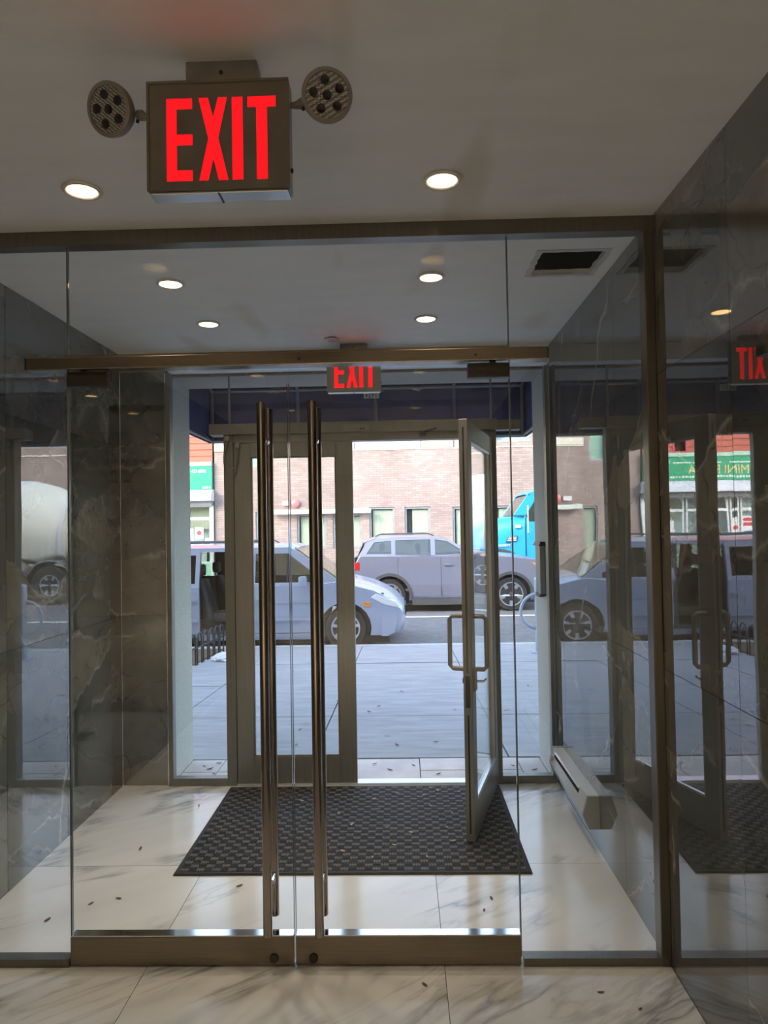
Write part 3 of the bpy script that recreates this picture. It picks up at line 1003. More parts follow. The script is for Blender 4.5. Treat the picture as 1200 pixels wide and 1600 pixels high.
build('lock_cylinder', G().tube([LF(LW - 0.058, -T, 0.772), LF(LW - 0.058, -T - 0.012, 0.772)], 0.014, 18), 'dark_fitting', d4, smooth=50)
for z in [0.10 + 0.19 * k for k in range(11)]:
    build('hinge_screw', G().tube([LF(-0.006, T + 0.000, z), LF(-0.006, T + 0.003, z)], 0.004, 8), 'bright_steel', d4)
build('hinge', lbox(G(), -0.014, 0.0, -0.004, T, 0.03, 2.03), 'aluminium', d4)
build('sticker', G().box(0.527, 0.531, 4.15, 4.19, 1.955, 2.035), 'white_enamel', d4)

# ------------------------------------------------------------------ baseboard heater on the wall
ht = thing('wall_heater', 'grey metal convector heater low on the marble wall', 'heater', (0.86, 3.75, 0.10))
h0, h1 = 3.355, 4.10


def hx(sec, y):
    return [(x, y, z) for x, z in sec]


sec = [(0.8975, 0.108), (0.8975, 0.255), (0.843, 0.255), (0.820, 0.172), (0.848, 0.108)]
bo = build('body', G().loft([hx(sec, h0 + 0.02), hx(sec, h1)]), 'white_enamel', ht)
# outlet slot sits in the sloping front
def onf(f, off):
    return (0.843 + (0.820 - 0.843) * f - off * 0.964, 0.255 + (0.172 - 0.255) * f + off * 0.267)


sl = [onf(0.18, 0.0012), onf(0.42, 0.0012), onf(0.42, -0.002), onf(0.18, -0.002)]
build('outlet_slot', G().loft([hx(sl, 3.50), hx(sl, 4.04)]), 'duct_dark', bo)
lip = [onf(0.10, 0.003), onf(0.17, 0.006), onf(0.17, -0.001), onf(0.10, -0.001)]
build('outlet_lip', G().loft([hx(lip, 3.50), hx(lip, 4.04)]), 'bright_aluminium', bo)
ec = [(0.8975, 0.104), (0.8975, 0.258), (0.841, 0.258), (0.817, 0.172), (0.846, 0.104)]
ecap = build('end_cap', G().loft([hx(ec, h0), hx(ec, h0 + 0.02)]), 'grey_enamel', ht, bevel=0.002)
build('end_cap', G().loft([hx(ec, h1), hx(ec, h1 + 0.02)]), 'grey_enamel', ht, bevel=0.002)
build('control_knob', G().tube([(0.826, 4.07, 0.205), (0.815, 4.07, 0.207)], 0.014, 14), 'white_enamel', ht, smooth=40)

# ------------------------------------------------------------------ floor mat
MX0, MX1, MY0, MY1 = -1.036, 0.545, 3.150, 4.215
mt = thing('floor_mat', 'charcoal entrance mat with checkerboard tread before the street doors', 'mat', (-0.245, 3.68, 0))
build('backing', G().rbox(MX0, MX1, MY0, MY1, 0.0004, 0.006, 0.002), 'mat_rubber', mt)
bw = 0.022
bo = G()
for a, b, c, d in ((MX0 + 0.006, MX1 - 0.006, MY0 + 0.006, MY0 + bw), (MX0 + 0.006, MX1 - 0.006, MY1 - bw, MY1 - 0.006), (MX0 + 0.006, MX0 + bw, MY0 + bw, MY1 - bw), (MX1 - bw, MX1 - 0.006, MY0 + bw, MY1 - bw)):
    bo.box(a, b, c, d, 0.006, 0.0085)
build('border', bo, 'mat_rubber', mt)
nx, ny = 43, 29
cw, ch = (MX1 - MX0 - 2 * bw) / nx, (MY1 - MY0 - 2 * bw) / ny
tg, tl = G(), G()
for i in range(nx):
    for j in range(ny):
        x0, y0_ = MX0 + bw + i * cw, MY0 + bw + j * ch
        if (i + j) % 2:
            for k in range(3):
                a = y0_ + ch * (0.10 + 0.31 * k)
                tl.box(x0 + cw * 0.05, x0 + cw * 0.95, a, a + ch * 0.17, 0.006, 0.0092)
        else:
            tg.box(x0 + cw * 0.02, x0 + cw * 0.98, y0_ + ch * 0.28, y0_ + ch * 0.72, 0.006, 0.0105)
            for k in range(3):
                a = x0 + cw * (0.10 + 0.31 * k)
                tg.box(a, a + cw * 0.17, y0_ + ch * 0.02, y0_ + ch * 0.28, 0.006, 0.0100)
                tg.box(a, a + cw * 0.17, y0_ + ch * 0.72, y0_ + ch * 0.98, 0.006, 0.0100)
tag(build('tread_blocks', tg, 'mat_tread', mt), kind='stuff')
tag(build('tread_ribs', tl, 'mat_rubber', mt), kind='stuff')

# fixture on the stucco reveal outside the side window
iv = thing('wall_sconce', 'slim grey upright fixture with black caps on the stucco pier', 'fixture', (0.865, 4.48, 1.08))
for k, (a, b) in enumerate(((4.40, 4.455), (4.46, 4.515), (4.52, 4.575))):
    build('body_fin', G().rbox(0.846 + 0.003 * k, 0.8798, a, b, 1.098, 1.392, 0.003), 'door_aluminium', iv)
build('top_cap', G().loft([[(0.838, 4.385, 1.393), (0.8798, 4.385, 1.393), (0.8798, 4.60, 1.393), (0.838, 4.60, 1.393)], [(0.850, 4.40, 1.418), (0.8798, 4.40, 1.418), (0.8798, 4.58, 1.418), (0.850, 4.58, 1.418)]]), 'black_plastic', iv)
build('bottom_cap', G().rbox(0.844, 0.8798, 4.40, 4.455, 1.084, 1.0975, 0.002), 'black_plastic', iv)
build('bottom_cap', G().rbox(0.847, 0.8798, 4.46, 4.575, 1.074, 1.0975, 0.002), 'black_plastic', iv)

# ------------------------------------------------------------------ own front wall to the street
H_TOP = 7.35
w = tag(build('wall_pier', G().box(-25, -1.412, YF + 0.10, 4.73, -0.3, 2.476), 'stucco'), 'rough grey stucco pier outside the marble return', 'wall', kind='structure')
tag(build('wall_pier', G().box(0.880, 25, YF + 0.056, 4.73, -0.3, 2.476), 'stucco'), 'rough grey stucco pier outside beyond the open door', 'wall', kind='structure')
tag(build('wall_pier_edge', G().box(-1.4125, -1.4105, YF + 0.03, YF + 0.10, 0.0, 2.476), 'stucco'), 'thin stucco edge of the pier at the window', 'wall', kind='structure')
tag(build('wall_front', G().box(-25, 25, YF + 0.10, 4.73, 2.476, H_TOP), 'own_brick'), 'street front of the building above the canopy', 'wall', kind='structure')

# ------------------------------------------------------------------ canopy over the entrance
cn = thing('entrance_canopy', 'navy canvas entrance canopy on tube frame outside the doors', 'canopy', (-0.28, 5.35, 2.26))
CX0, CX1, CY0, CY1 = -1.62, 1.06, 4.735, 6.0
cz0, czf, czw = 2.265, 2.72, 3.35
build('front_valance', G().box(CX0, CX1, CY1, CY1 + 0.004, cz0, czf), 'navy_canvas', cn)
build('top_panel', G().loft([[(CX0, CY0, czw), (CX1, CY0, czw), (CX1, CY0, czw + 0.004), (CX0, CY0, czw + 0.004)], [(CX0, CY1 + 0.004, czf), (CX1, CY1 + 0.004, czf), (CX1, CY1 + 0.004, czf + 0.004), (CX0, CY1 + 0.004, czf + 0.004)]]), 'navy_canvas', cn)
for x in (CX0, CX1):
    s4 = [(CY0, cz0), (CY1, cz0), (CY1, czf), (CY0, czw)]
    build('side_panel', G().plate([s4], lambda y, z: (x - 0.002, y, z), lambda y, z: (x + 0.002, y, z)), 'navy_canvas', cn)
for x in (CX0 + 0.03, -0.86, -0.20, 0.46, CX1 - 0.03):
    build('rib', G().tube([(x, CY1 - 0.02, cz0 + 0.01), (x, CY1 - 0.02, czf - 0.03), (x, CY0 + 0.02, czw - 0.04)], 0.014, 10), 'canopy_tube', cn, smooth=50)
build('bottom_tube', G().tube([(CX0 + 0.03, CY0, cz0 + 0.015), (CX0 + 0.03, CY1 - 0.02, cz0 + 0.015), (CX1 - 0.03, CY1 - 0.02, cz0 + 0.015), (CX1 - 0.03, CY0, cz0 + 0.015)], 0.014, 10), 'canopy_tube', cn)
build('front_tube', G().tube([(CX0 + 0.03, CY1 - 0.02, czf - 0.02), (CX1 - 0.03, CY1 - 0.02, czf - 0.02)], 0.014, 10), 'canopy_tube', cn)

# ------------------------------------------------------------------ pavement
def sz(y):
    return -max(0.0, y - 4.73) * 0.041


CURB = 10.72
pv = tag(build('pavement_entrance', G().box(-1.412, 0.880, YF + 0.05, 4.74, -0.10, -0.012), 'concrete_joint'), 'pale paver strip on the ground between the stucco piers', 'pavement', kind='structure')
px = [-1.41, -1.19, -0.54, 0.09, 0.725, 0.878]
for a, b in zip(px, px[1:]):
    for c, d in ((YF + 0.052, 4.50), (4.50, 4.73)):
        build('paver', G().box(a + 0.003, b - 0.003, c + 0.003, d - 0.003, -0.03, -0.002 + random.uniform(-0.002, 0.001)), 'paver', pv)
sw = tag(build('sidewalk', G().add([(x, y, z) for z in (0, 1) for x, y in ()], []).loft([[(-30, 4.73, -0.30), (30, 4.73, -0.30), (30, 4.73, -0.035), (-30, 4.73, -0.035)], [(-30, CURB, -0.60), (30, CURB, -0.60), (30, CURB, sz(CURB) - 0.035), (-30, CURB, sz(CURB) - 0.035)]]), 'concrete_joint'),
         'shaded concrete sidewalk sloping to the street', 'sidewalk', kind='structure')
ys = [4.735, 5.99, 7.47, 8.96, CURB]
xs_ = [-0.615 + 1.295 * k for k in range(-8, 9)]
slab_far = G()
for a, b in zip(xs_, xs_[1:]):
    for c, d in zip(ys, ys[1:]):
        e = 0.006
        dz = random.uniform(-0.003, 0.003)
        build('paving_slab', G().loft([[(a + e, c + e, sz(c) - 0.05), (b - e, c + e, sz(c) - 0.05), (b - e, c + e, sz(c) + dz), (a + e, c + e, sz(c) + dz)], [(a + e, d - e, sz(d) - 0.05), (b - e, d - e, sz(d) - 0.05), (b - e, d - e, sz(d) + dz), (a + e, d - e, sz(d) + dz)]]), 'concrete', sw)
ZR = -0.37                                   # road level
cbs = tag(build('curb', G().box(-30, 30, CURB, CURB + 0.15, -0.60, sz(CURB) + 0.002), 'curb_stone', bevel=0.015), 'grey stone curb beside the parked van', 'curb', kind='structure')
tag(build('road', G().box(-30, 30, CURB + 0.15, 21.6, -0.60, ZR), 'asphalt'), 'grey asphalt street between the two sidewalks', 'road', kind='structure')
tag(build('road_line', G().box(-30, 30, 15.05, 15.17, ZR, ZR + 0.004), 'road_paint'), 'thin white line painted along the road', 'road marking', kind='structure')
tag(build('sidewalk_far', G().box(-30, 30, 21.6, 26.0, -0.60, -0.20), 'concrete'), 'far sidewalk in front of the brick building', 'sidewalk', kind='structure')

# ------------------------------------------------------------------ brick building opposite
BY = 26.0
bb = thing('brick_building', 'pale pink brick building across the street with grey windows', 'building', (6, BY, -0.2))
wins = [(-1.17, -0.245, 0.85, 2.285), (0.12, 1.06, 0.85, 2.28), (1.87, 3.13, 0.80, 2.25), (3.24, 4.40, 0.80, 2.26), (5.2, 6.1, 0.85, 2.26), (6.9, 7.8, 0.85, 2.26), (9.0, 9.9, 0.85, 2.26), (10.6, 11.5, 0.85, 2.26),
        (-3.83, -2.76, 0.80, 2.09), (-2.51, -1.45, 0.80, 2.05), (-5.35, -4.78, 0.60, 2.19)]
upper = [(-5.80, -5.08, 3.83, 5.4), (2.15, 3.25, 4.68, 6.0), (3.5, 4.75, 4.60, 6.0), (5.1, 6.2, 4.60, 6.0), (7.2, 8.3, 4.68, 6.0), (8.55, 9.65, 4.68, 6.0), (9.9, 11.0, 4.68, 6.0), (-3.6, -2.4, 4.72, 6.0), (-1.6, -0.4, 4.72, 6.0)]
outl = [(-6.85, -0.2), (20, -0.2), (20, 8.2), (-6.85, 8.2)]
rect = lambda a: [(a[0], a[2]), (a[0], a[3]), (a[1], a[3]), (a[1], a[2])]
build('brick_wall', G().xz([outl] + [rect(a) for a in wins + upper], BY, BY + 0.30), 'pale_brick', bb)
for k, a in enumerate(wins + upper):
    f = 0.075
    fr = build('window', G().xz([[(a[0], a[2]), (a[1], a[2]), (a[1], a[3]), (a[0], a[3])], [(a[0] + f, a[2] + f), (a[0] + f, a[3] - f), (a[1] - f, a[3] - f), (a[1] - f, a[2] + f)]], BY + 0.05, BY + 0.12), 'window_grey', bb)
    build('pane', G().box(a[0] + f, a[1] - f, BY + 0.085, BY + 0.093, a[2] + f, a[3] - f), 'street_glass', fr)
    if k < len(wins):
        bl = (0.22 if k in (1, 3) else 0.05) * (a[1] - a[0])
        build('blind', G().box(a[0] + f + bl, a[1] - f, BY + 0.16, BY + 0.175, a[2] + f, a[3] - 0.10), 'blind_green', fr)
    build('room', G().box(a[0] + 0.01, a[1] - 0.01, BY + 0.29, BY + 0.298, a[2] + 0.01, a[3] - 0.01), 'room_dark' if k < len(wins) else 'shop_pale_green', fr)
# pale band course with cream panels
for a, b, m_, pr in ((-4.9, -1.7, 'limestone', 0.04), (-1.65, 0.74, 'shutter_white', 0.05), (0.77, 1.92, 'cream_panel', 0.06), (-6.84, -5.85, 'cream_panel', 0.05), (2.0, 2.13, 'limestone', 0.05), (6.3, 7.1, 'limestone', 0.05)):
    build('band_stone', G().box(a, b, BY - pr, BY + 0.01, 4.44, 4.70), m_, bb)
build('ledge', G().box(-4.9, 11.0, BY - 0.03, BY, 4.385, 4.425), 'limestone', bb)
# overhead pale pipe with brackets, alarm bell and box
pp = build('pipe_ledge', G().rbox(-4.72, -1.10, BY - 0.34, BY - 0.16, 2.075, 2.245, 0.03), 'pipe_white', bb)
for x in (-4.5, -3.3, -2.1, -1.45):
    build('bracket', G().box(x - 0.03, x + 0.03, BY - 0.36, BY, 2.19, 2.26), 'pipe_white', pp)
bl = build('alarm_bell', G().lathe([(0.05, 0.0), (0.14, -0.02), (0.15, -0.07), (0.11, -0.10), (0.02, -0.11)], (-3.86, BY - 0.01, 2.475), (0, 1, 0), n=24), 'bell_red', bb, smooth=50)
build('alarm_box', G().rbox(-4.33, -4.09, BY - 0.08, BY, 2.40, 2.56, 0.01), 'shop_white', bb)

# ------------------------------------------------------------------ shop with green sign
sh = thing('corner_shop', 'small shop with green sign band and red siding above', 'building', (-10.5, BY, -0.2))
SX0, SX1 = -14.5, -6.92
build('shell', G().box(SX0, SX1, BY + 0.9, BY + 1.1, -0.2, 8.0).box(SX1 - 0.10, SX1, BY, BY + 0.9, -0.2, 4.05).box(SX0, SX0 + 0.1, BY, BY + 0.9, -0.2, 4.05).box(SX0 + 0.1, SX1 - 0.1, BY + 0.02, BY + 0.9, 2.9, 4.0), 'room_dark', sh)
for k in range(17):                       # lapped siding boards
    z = 4.05 + k * 0.235
    segs = [(SX0, SX1)]
    if z < 5.5:
        segs = [(SX0, -8.62), (-8.05, SX1)]
    for a, b in segs:
        build('siding_board', G().loft([[(a, BY + 0.02, z), (a, BY - 0.035, z), (a, BY - 0.005, z + 0.232), (a, BY + 0.02, z + 0.232)], [(b, BY + 0.02, z), (b, BY - 0.035, z), (b, BY - 0.005, z + 0.232), (b, BY + 0.02, z + 0.232)]]), 'red_siding', sh)
uw = build('upper_window', G().xz([[(-8.62, 4.05), (-8.05, 4.05), (-8.05, 5.46), (-8.62, 5.46)], [(-8.55, 4.12), (-8.55, 5.38), (-8.12, 5.38), (-8.12, 4.12)]], BY - 0.04, BY + 0.02), 'poster_red', sh)
build('pane', G().box(-8.55, -8.12, BY - 0.01, BY, 4.12, 5.38), 'privacy_glass', uw)
sg = build('sign_band', G().box(SX0, SX1, BY - 0.14, BY, 3.04, 3.90), 'shop_green', sh)
build('sign_top', G().rbox(SX0, SX1, BY - 0.18, BY, 3.90, 4.05, 0.02), 'shop_pale_green', sg)
tx = lambda x, z, d=0.145: (lambda a, b, c: (x + a, BY - d - c, z + b))
build('sign_lettering', text_g('JMAAZ MINI PIZZA', 0.46, tx(-10.35, 3.27), 0.006, 0.92), 'gold_letter', sg)
build('phone_number', text_g('347-427-6090', 0.17, tx(-7.52, 3.66), 0.004, 0.80), 'white_letter', sg)
for x0, x1 in ((-11.05, -10.05), (-9.75, -8.75), (-8.70, -8.0)):
    build('sign_bar', G().box(x0, x1, BY - 0.150, BY - 0.140, 3.66, 3.70), 'white_letter', sg)
rs = random.Random(3)
for x0, x1, z in ((-11.4, -9.2, 3.13), (-9.0, -7.9, 3.13), (-7.25, -6.98, 3.08)):
    x = x0
    while x < x1:
        wd = rs.uniform(0.04, 0.09)
        build('small_mark', G().box(x, min(x + wd, x1), BY - 0.148, BY - 0.140, z, z + rs.uniform(0.06, 0.085)), 'white_letter', sg)
        x += wd + rs.uniform(0.025, 0.05)
# rolled shutter hood: quarter round towards the street
prof = [(BY, 2.62), (BY, 3.035)] + [(BY - 0.10 - 0.42 * math.sin(R(a)), 2.62 + 0.415 * math.cos(R(a))) for a in range(0, 91, 15)]
hd = build('shutter_hood', G().loft([[(SX0, y, z) for y, z in prof], [(SX1 + 0.05, y, z) for y, z in prof]]), 'shutter_white', sh, smooth=40)
build('shutter_box', G().box(SX0, SX1 + 0.02, BY - 0.30, BY, 2.44, 2.62), 'shutter_grey', hd)
build('guide_rail', G().box(SX1 - 0.06, SX1 + 0.03, BY - 0.10, BY, -0.2, 2.44), 'shop_white', sh)
# glazed front
fronts = [(-14.4, -11.75), (-11.65, -10.42), (-10.36, -10.06), (-10.0, -8.50), (-8.40, -7.0)]
for k, (a, b) in enumerate(fronts):
    sill = 0.35 if k not in (3,) else -0.15
    f = 0.05
    fr = build('shop_window' if k != 3 else 'shop_door', G().xz([[(a, sill), (b, sill), (b, 2.44), (a, 2.44)], [(a + f, sill + f), (a + f, 2.40), (b - f, 2.40), (b - f, sill + f)]], BY - 0.03, BY + 0.03), 'shop_white', sh)
    build('pane', G().box(a + f, b - f, BY - 0.004, BY + 0.004, sill + f, 2.40), 'street_glass', fr)
    build('cross_bar', G().box(a + f, b - f, BY - 0.035, BY - 0.006, 1.93, 2.03), 'shop_white', fr)
    if sill > 0:
        build('stall_riser', G().box(a, b, BY - 0.03, BY + 0.03, -0.2, sill), 'shop_pale_green', fr)
build('curtain', G().box(-11.55, -10.55, BY + 0.20, BY + 0.23, 0.9, 2.38), 'curtain_pale', sh)
build('back_blind', G().box(-8.3, -7.05, BY + 0.40, BY + 0.42, 1.6, 2.4), 'blind_green', sh)
build('shop_interior', G().box(SX0 + 0.1, SX1 - 0.1, BY + 0.85, BY + 0.88, -0.2, 2.9), 'curtain_pale', sh)
build('counter', G().box(-9.9, -7.3, BY + 0.45, BY + 0.80, -0.2, 0.95), 'shop_white', sh)
for a, b, z0, z1, blk in ((-8.06, -7.66, 1.18, 1.62, 0), (-7.60, -7.28, 1.25, 1.66, 1), (-10.95, -10.45, 0.95, 1.72, 2), (-10.33, -10.10, 0.95, 1.70, 1), (-11.55, -11.15, 0.95, 1.55, 0), (-7.22, -7.02, 0.95, 1.25, 0)):
    po = build('poster', G().box(a, b, BY - 0.012, BY - 0.006, z0, z1), 'poster_white', sh)
    if blk == 1:
        build('poster_print', G().lathe([(0.09, -0.0015), (0.09, 0)], ((a + b) / 2, BY - 0.012, (z0 + z1) / 2), (0, 1, 0), n=20), 'poster_red', po)
    if blk == 2:
        for q in range(2):
            build('poster_print', G().box(a + 0.05, b - 0.05, BY - 0.0135, BY - 0.012, z1 - 0.18 - q * 0.17, z1 - 0.06 - q * 0.17), 'poster_red', po)
        build('poster_print', G().box(a + 0.10, b - 0.08, BY - 0.0135, BY - 0.012, z0 + 0.10, z0 + 0.24), 'poster_blue', po)

# plain brick house further along, past the shop
nb_ = thing('brick_house', 'darker brick house further along past the green-signed shop', 'building', (-22, BY, -0.2))
nw_ = [(x, x + 1.1, z, z + 1.5) for z in (0.9, 4.4) for x in (-28.5, -26.0, -23.5, -21.0, -18.5, -16.5)]
build('brick_wall', G().xz([[(-30, -0.2), (-14.55, -0.2), (-14.55, 8.0), (-30, 8.0)]] + [rect(q) for q in nw_], BY, BY + 0.30), 'own_brick', nb_)
for q in nw_:
    f = 0.07
    fr = build('window', G().xz([[(q[0], q[2]), (q[1], q[2]), (q[1], q[3]), (q[0], q[3])], [(q[0] + f, q[2] + f), (q[0] + f, q[3] - f), (q[1] - f, q[3] - f), (q[1] - f, q[2] + f)]], BY + 0.05, BY + 0.12), 'shop_white', nb_)
    build('pane', G().box(q[0] + f, q[1] - f, BY + 0.085, BY + 0.093, q[2] + f, q[3] - f), 'street_glass', fr)
    build('room', G().box(q[0] + 0.01, q[1] - 0.01, BY + 0.29, BY + 0.298, q[2] + 0.01, q[3] - 0.01), 'room_dark', fr)

# ------------------------------------------------------------------ vehicles
def wheel(parent, x, y, z, r, side, wd=0.22, spokes=5, rim_r=0.68, dark=False):
    """wheel with tyre, rim and hub; side -1 faces the viewer"""
    s = side
    tp = [(r * 0.66, 0.0), (r * 0.93, -0.01), (r * 0.985, 0.02), (r, 0.06), (r, wd - 0.06), (r * 0.985, wd - 0.02), (r * 0.93, wd + 0.01), (r * 0.66, wd)]
    ty = build('wheel', G().lathe([(a, b) for a, b in tp], (x, y, z), (0, -s, 0), n=40), 'tyre_rubber', parent, smooth=40)
    rr = r * rim_r
    loops = [circ(0, 0, rr, 40)]
    for k in range(spokes):
        a0 = 360 / spokes * k + 90
        hw = 360 / spokes / 2 * 0.72
        ou = [(rr * 0.90 * math.cos(R(a0 + t)), rr * 0.90 * math.sin(R(a0 + t))) for t in (-hw, -hw / 2, 0, hw / 2, hw)]
        inn = [(rr * 0.33 * math.cos(R(a0 + t)), rr * 0.33 * math.sin(R(a0 + t))) for t in (hw * 0.55, -hw * 0.55)]
        loops.append(list(reversed(ou + inn)))
    f = -s * -1
    g = G().plate(loops, lambda a, b: (x + a, y + s * (0.012 - 0.02 * (1 - (a * a + b * b) / rr ** 2)), z + b), lambda a, b: (x + a, y - s * 0.02, z + b))
    rm = build('rim', g, 'alloy', ty)
    build('rim_well', G().lathe([(rr, 0.0), (rr * 0.985, 0.10), (0.02, 0.11), (0.02, 0.12), (rr, 0.12)], (x, y - s * 0.02, z), (0, -s, 0), n=32), 'car_black', ty)
    build('hub_cap', G().lathe([(rr * 0.16, -0.012), (rr * 0.18, 0.0), (rr * 0.18, 0.02)], (x, y, z), (0, -s, 0), n=20), 'car_trim', ty, smooth=40)
    return ty


def roof_loft(xs, zs_, y0, y1, crown, th=0.03):
    rings = []
    n = 8
    for x, z in zip(xs, zs_):
        top = [(x, y0 + (y1 - y0) * i / n, z + crown * (1 - (2 * i / n - 1) ** 4)) for i in range(n + 1)]
        rings.append(top + [(p[0], p[1], p[2] - th) for p in reversed(top)])
    return G().loft(rings)


def seat(parent, x, y, z, w=0.48):
    """front-facing (+x) car seat"""
    q = build('seat', G().rbox(x - 0.02, x + 0.50, y, y + w, z, z + 0.16, 0.05), 'seat_leather', parent, smooth=50)
    bk = []
    for k, (dx, dz, t, ww) in enumerate(((0.0, 0.08, 0.16, 1.0), (-0.06, 0.30, 0.15, 1.0), (-0.13, 0.55, 0.12, 0.92), (-0.17, 0.68, 0.07, 0.72))):
        a, b = y + w / 2 - w * ww / 2, y + w / 2 + w * ww / 2
        bk.append([(x + dx, a + 0.03, z + dz), (x + dx - 0.03, a, z + dz), (x + dx - t + 0.03, a, z + dz), (x + dx - t, a + 0.03, z + dz), (x + dx - t, b - 0.03, z + dz), (x + dx - t + 0.03, b, z + dz), (x + dx - 0.03, b, z + dz), (x + dx, b - 0.03, z + dz)])
    build('backrest', G().loft(bk), 'seat_leather', q, smooth=60)
    build('headrest', G().rbox(x - 0.30, x - 0.19, y + w / 2 - 0.13, y + w / 2 + 0.13, z + 0.73, z + 0.92, 0.045), 'seat_leather', q, smooth=60)
    build('headrest_post', G().tube([(x - 0.22, y + w / 2 - 0.06, z + 0.66), (x - 0.24, y + w / 2 - 0.06, z + 0.76)], 0.008, 8), 'chrome', q)


# ---- silver-blue minivan with its sliding door open
VY0, VY1 = 11.10, 13.02
van = thing('minivan', 'silver blue minivan parked at the near curb with sliding door open', 'car', (-2.5, 12.06, ZR))
WZ, WR = ZR + 0.335, 0.335
belt = 0.645
FWX, RWX = -0.90, -3.92


def lean_n(x, z):
    return max(0.0, z - belt) * 0.20 + max(0.0, 0.25 - z) * 0.10


def lean_f(x, z):
    return -lean_n(x, z)


def archpts(cx, r, zb):
    a = math.degrees(math.asin((zb - WZ) / r))
    return arc(cx, WZ, r, 180 - a, a, 12)


zb = -0.155
fender = [(-1.35, zb)] + archpts(FWX, 0.405, zb) + [(-0.25, zb), (-0.06, -0.05), (0.0, 0.20), (-0.10, 0.36), (-0.45, 0.55), (-1.02, 0.70), (-1.35, 0.66)]
fdoor = [(-2.37, -0.10), (-1.36, -0.10), (-1.36, 0.66), (-2.37, 0.645)]
quarter = [(-5.05, -0.06), (-4.9, zb)] + archpts(RWX, 0.40, zb) + [(-3.22, zb), (-3.22, 0.645), (-4.98, 0.645), (-5.07, 0.40)]
rocker = [(-3.215, -0.205), (-1.355, -0.205), (-1.355, -0.105), (-3.215, -0.105)]
for nm, pl in (('front_fender', fender), ('front_door', fdoor), ('rear_quarter', quarter), ('rocker_panel', rocker)):
    p_ = build(nm, G().xz(pl, VY0, VY0 + 0.05, lean_n), 'van_paint', van, bevel=0.008)
    if nm == 'front_door':
        build('door_handle', G().rbox(-2.30, -2.14, VY0 - 0.030, VY0 - 0.004, 0.43, 0.465, 0.008), 'chrome', p_)
        build('side_moulding', G().rbox(-2.36, -1.37, VY0 - 0.016, VY0, 0.10, 0.15, 0.006), 'van_paint', p_)
        build('body_crease', G().rbox(-2.36, -1.37, VY0 - 0.008, VY0, 0.375, 0.392, 0.004), 'van_paint', p_)
sd = build('sliding_door', G().xz([(-4.12, -0.09), (-3.17, -0.09), (-3.17, 0.645), (-4.12, 0.645)], VY0 - 0.085, VY0 - 0.035, lean_n), 'van_paint', van, bevel=0.008)
sl_o = [(-4.12, 0.645), (-3.17, 0.645), (-3.17, 1.215), (-4.12, 1.215)]
sl_h = [(-4.05, 0.70), (-4.05, 1.14), (-3.235, 1.14), (-3.235, 0.70)]
build('window_frame', G().xz([sl_o, sl_h], VY0 - 0.08, VY0 - 0.04, lean_n), 'van_paint', sd)
build('pane', G().xz(list(reversed(sl_h)), VY0 - 0.065, VY0 - 0.058, lean_n), 'privacy_glass', sd)
build('door_handle', G().rbox(-3.36, -3.20, VY0 - 0.115, VY0 - 0.088, 0.42, 0.455, 0.008), 'chrome', sd)
build('side_moulding', G().rbox(-4.10, -3.18, VY0 - 0.10, VY0 - 0.085, 0.10, 0.15, 0.006), 'van_paint', sd)
# upper body near side
fu_o = [(-2.42, 0.645), (-1.05, 0.645), (-0.98, 0.69), (-1.62, 1.16), (-1.78, 1.245), (-2.42, 1.245)]
fu_h = [(-2.31, 0.69), (-2.31, 1.145), (-1.80, 1.145), (-1.30, 0.76), (-1.30, 0.69)]
up_ = build('upper_frame', G().xz([fu_o, fu_h], VY0 + 0.005, VY0 + 0.045, lean_n), 'van_paint', van, bevel=0.004)
build('front_side_pane', G().xz(list(reversed(fu_h)), VY0 + 0.022, VY0 + 0.028, lean_n), 'car_glass', up_)
build('quarter_post', G().xz([(-1.82, 0.69), (-1.795, 0.69), (-1.795, 1.145), (-1.82, 1.145)], VY0 + 0.010, VY0 + 0.036, lean_n), 'car_black', up_)
ru_o = [(-5.0, 0.645), (-3.22, 0.645), (-3.22, 1.245), (-4.86, 1.245)]
ru_h = [(-4.85, 0.70), (-4.76, 1.15), (-3.40, 1.15), (-3.40, 0.70)]
up2_ = build('upper_frame', G().xz([ru_o, ru_h], VY0 + 0.005, VY0 + 0.045, lean_n), 'van_paint', van, bevel=0.004)
build('pane', G().xz(list(reversed(ru_h)), VY0 + 0.022, VY0 + 0.028, lean_n), 'privacy_glass', up2_)
build('roof_rail', G().xz([(-3.22, 1.185), (-2.42, 1.185), (-2.42, 1.245), (-3.22, 1.245)], VY0 + 0.005, VY0 + 0.045, lean_n), 'van_paint', van)
# far side
far_l = [(-5.05, -0.06), (-4.9, zb)] + archpts(RWX, 0.40, zb) + archpts(FWX, 0.405, zb) + [(-0.25, zb), (-0.06, -0.05), (0.0, 0.20), (-0.10, 0.36), (-0.45, 0.55), (-1.02, 0.70), (-4.98, 0.645)]
build('far_side', G().xz(far_l, VY1 - 0.05, VY1, lean_f), 'van_paint', van, bevel=0.008)
fa_o = [(-5.0, 0.645), (-1.05, 0.645), (-0.98, 0.69), (-1.62, 1.16), (-1.78, 1.245), (-4.86, 1.245)]
holes = [[(-4.85, 0.70), (-4.76, 1.15), (-3.40, 1.15), (-3.40, 0.70)], [(-3.20, 0.72), (-3.20, 1.13), (-2.50, 1.13), (-2.50, 0.72)], fu_h]
fs = build('far_frame', G().xz([fa_o] + holes, VY1 - 0.045, VY1 - 0.005, lean_f), 'cabin_grey', van)
for h in holes:
    build('pane', G().xz(list(reversed(h)), VY1 - 0.028, VY1 - 0.022, lean_f), 'car_glass', fs)
rx = [-4.90, -4.6, -3.5, -2.4, -1.78, -1.66]
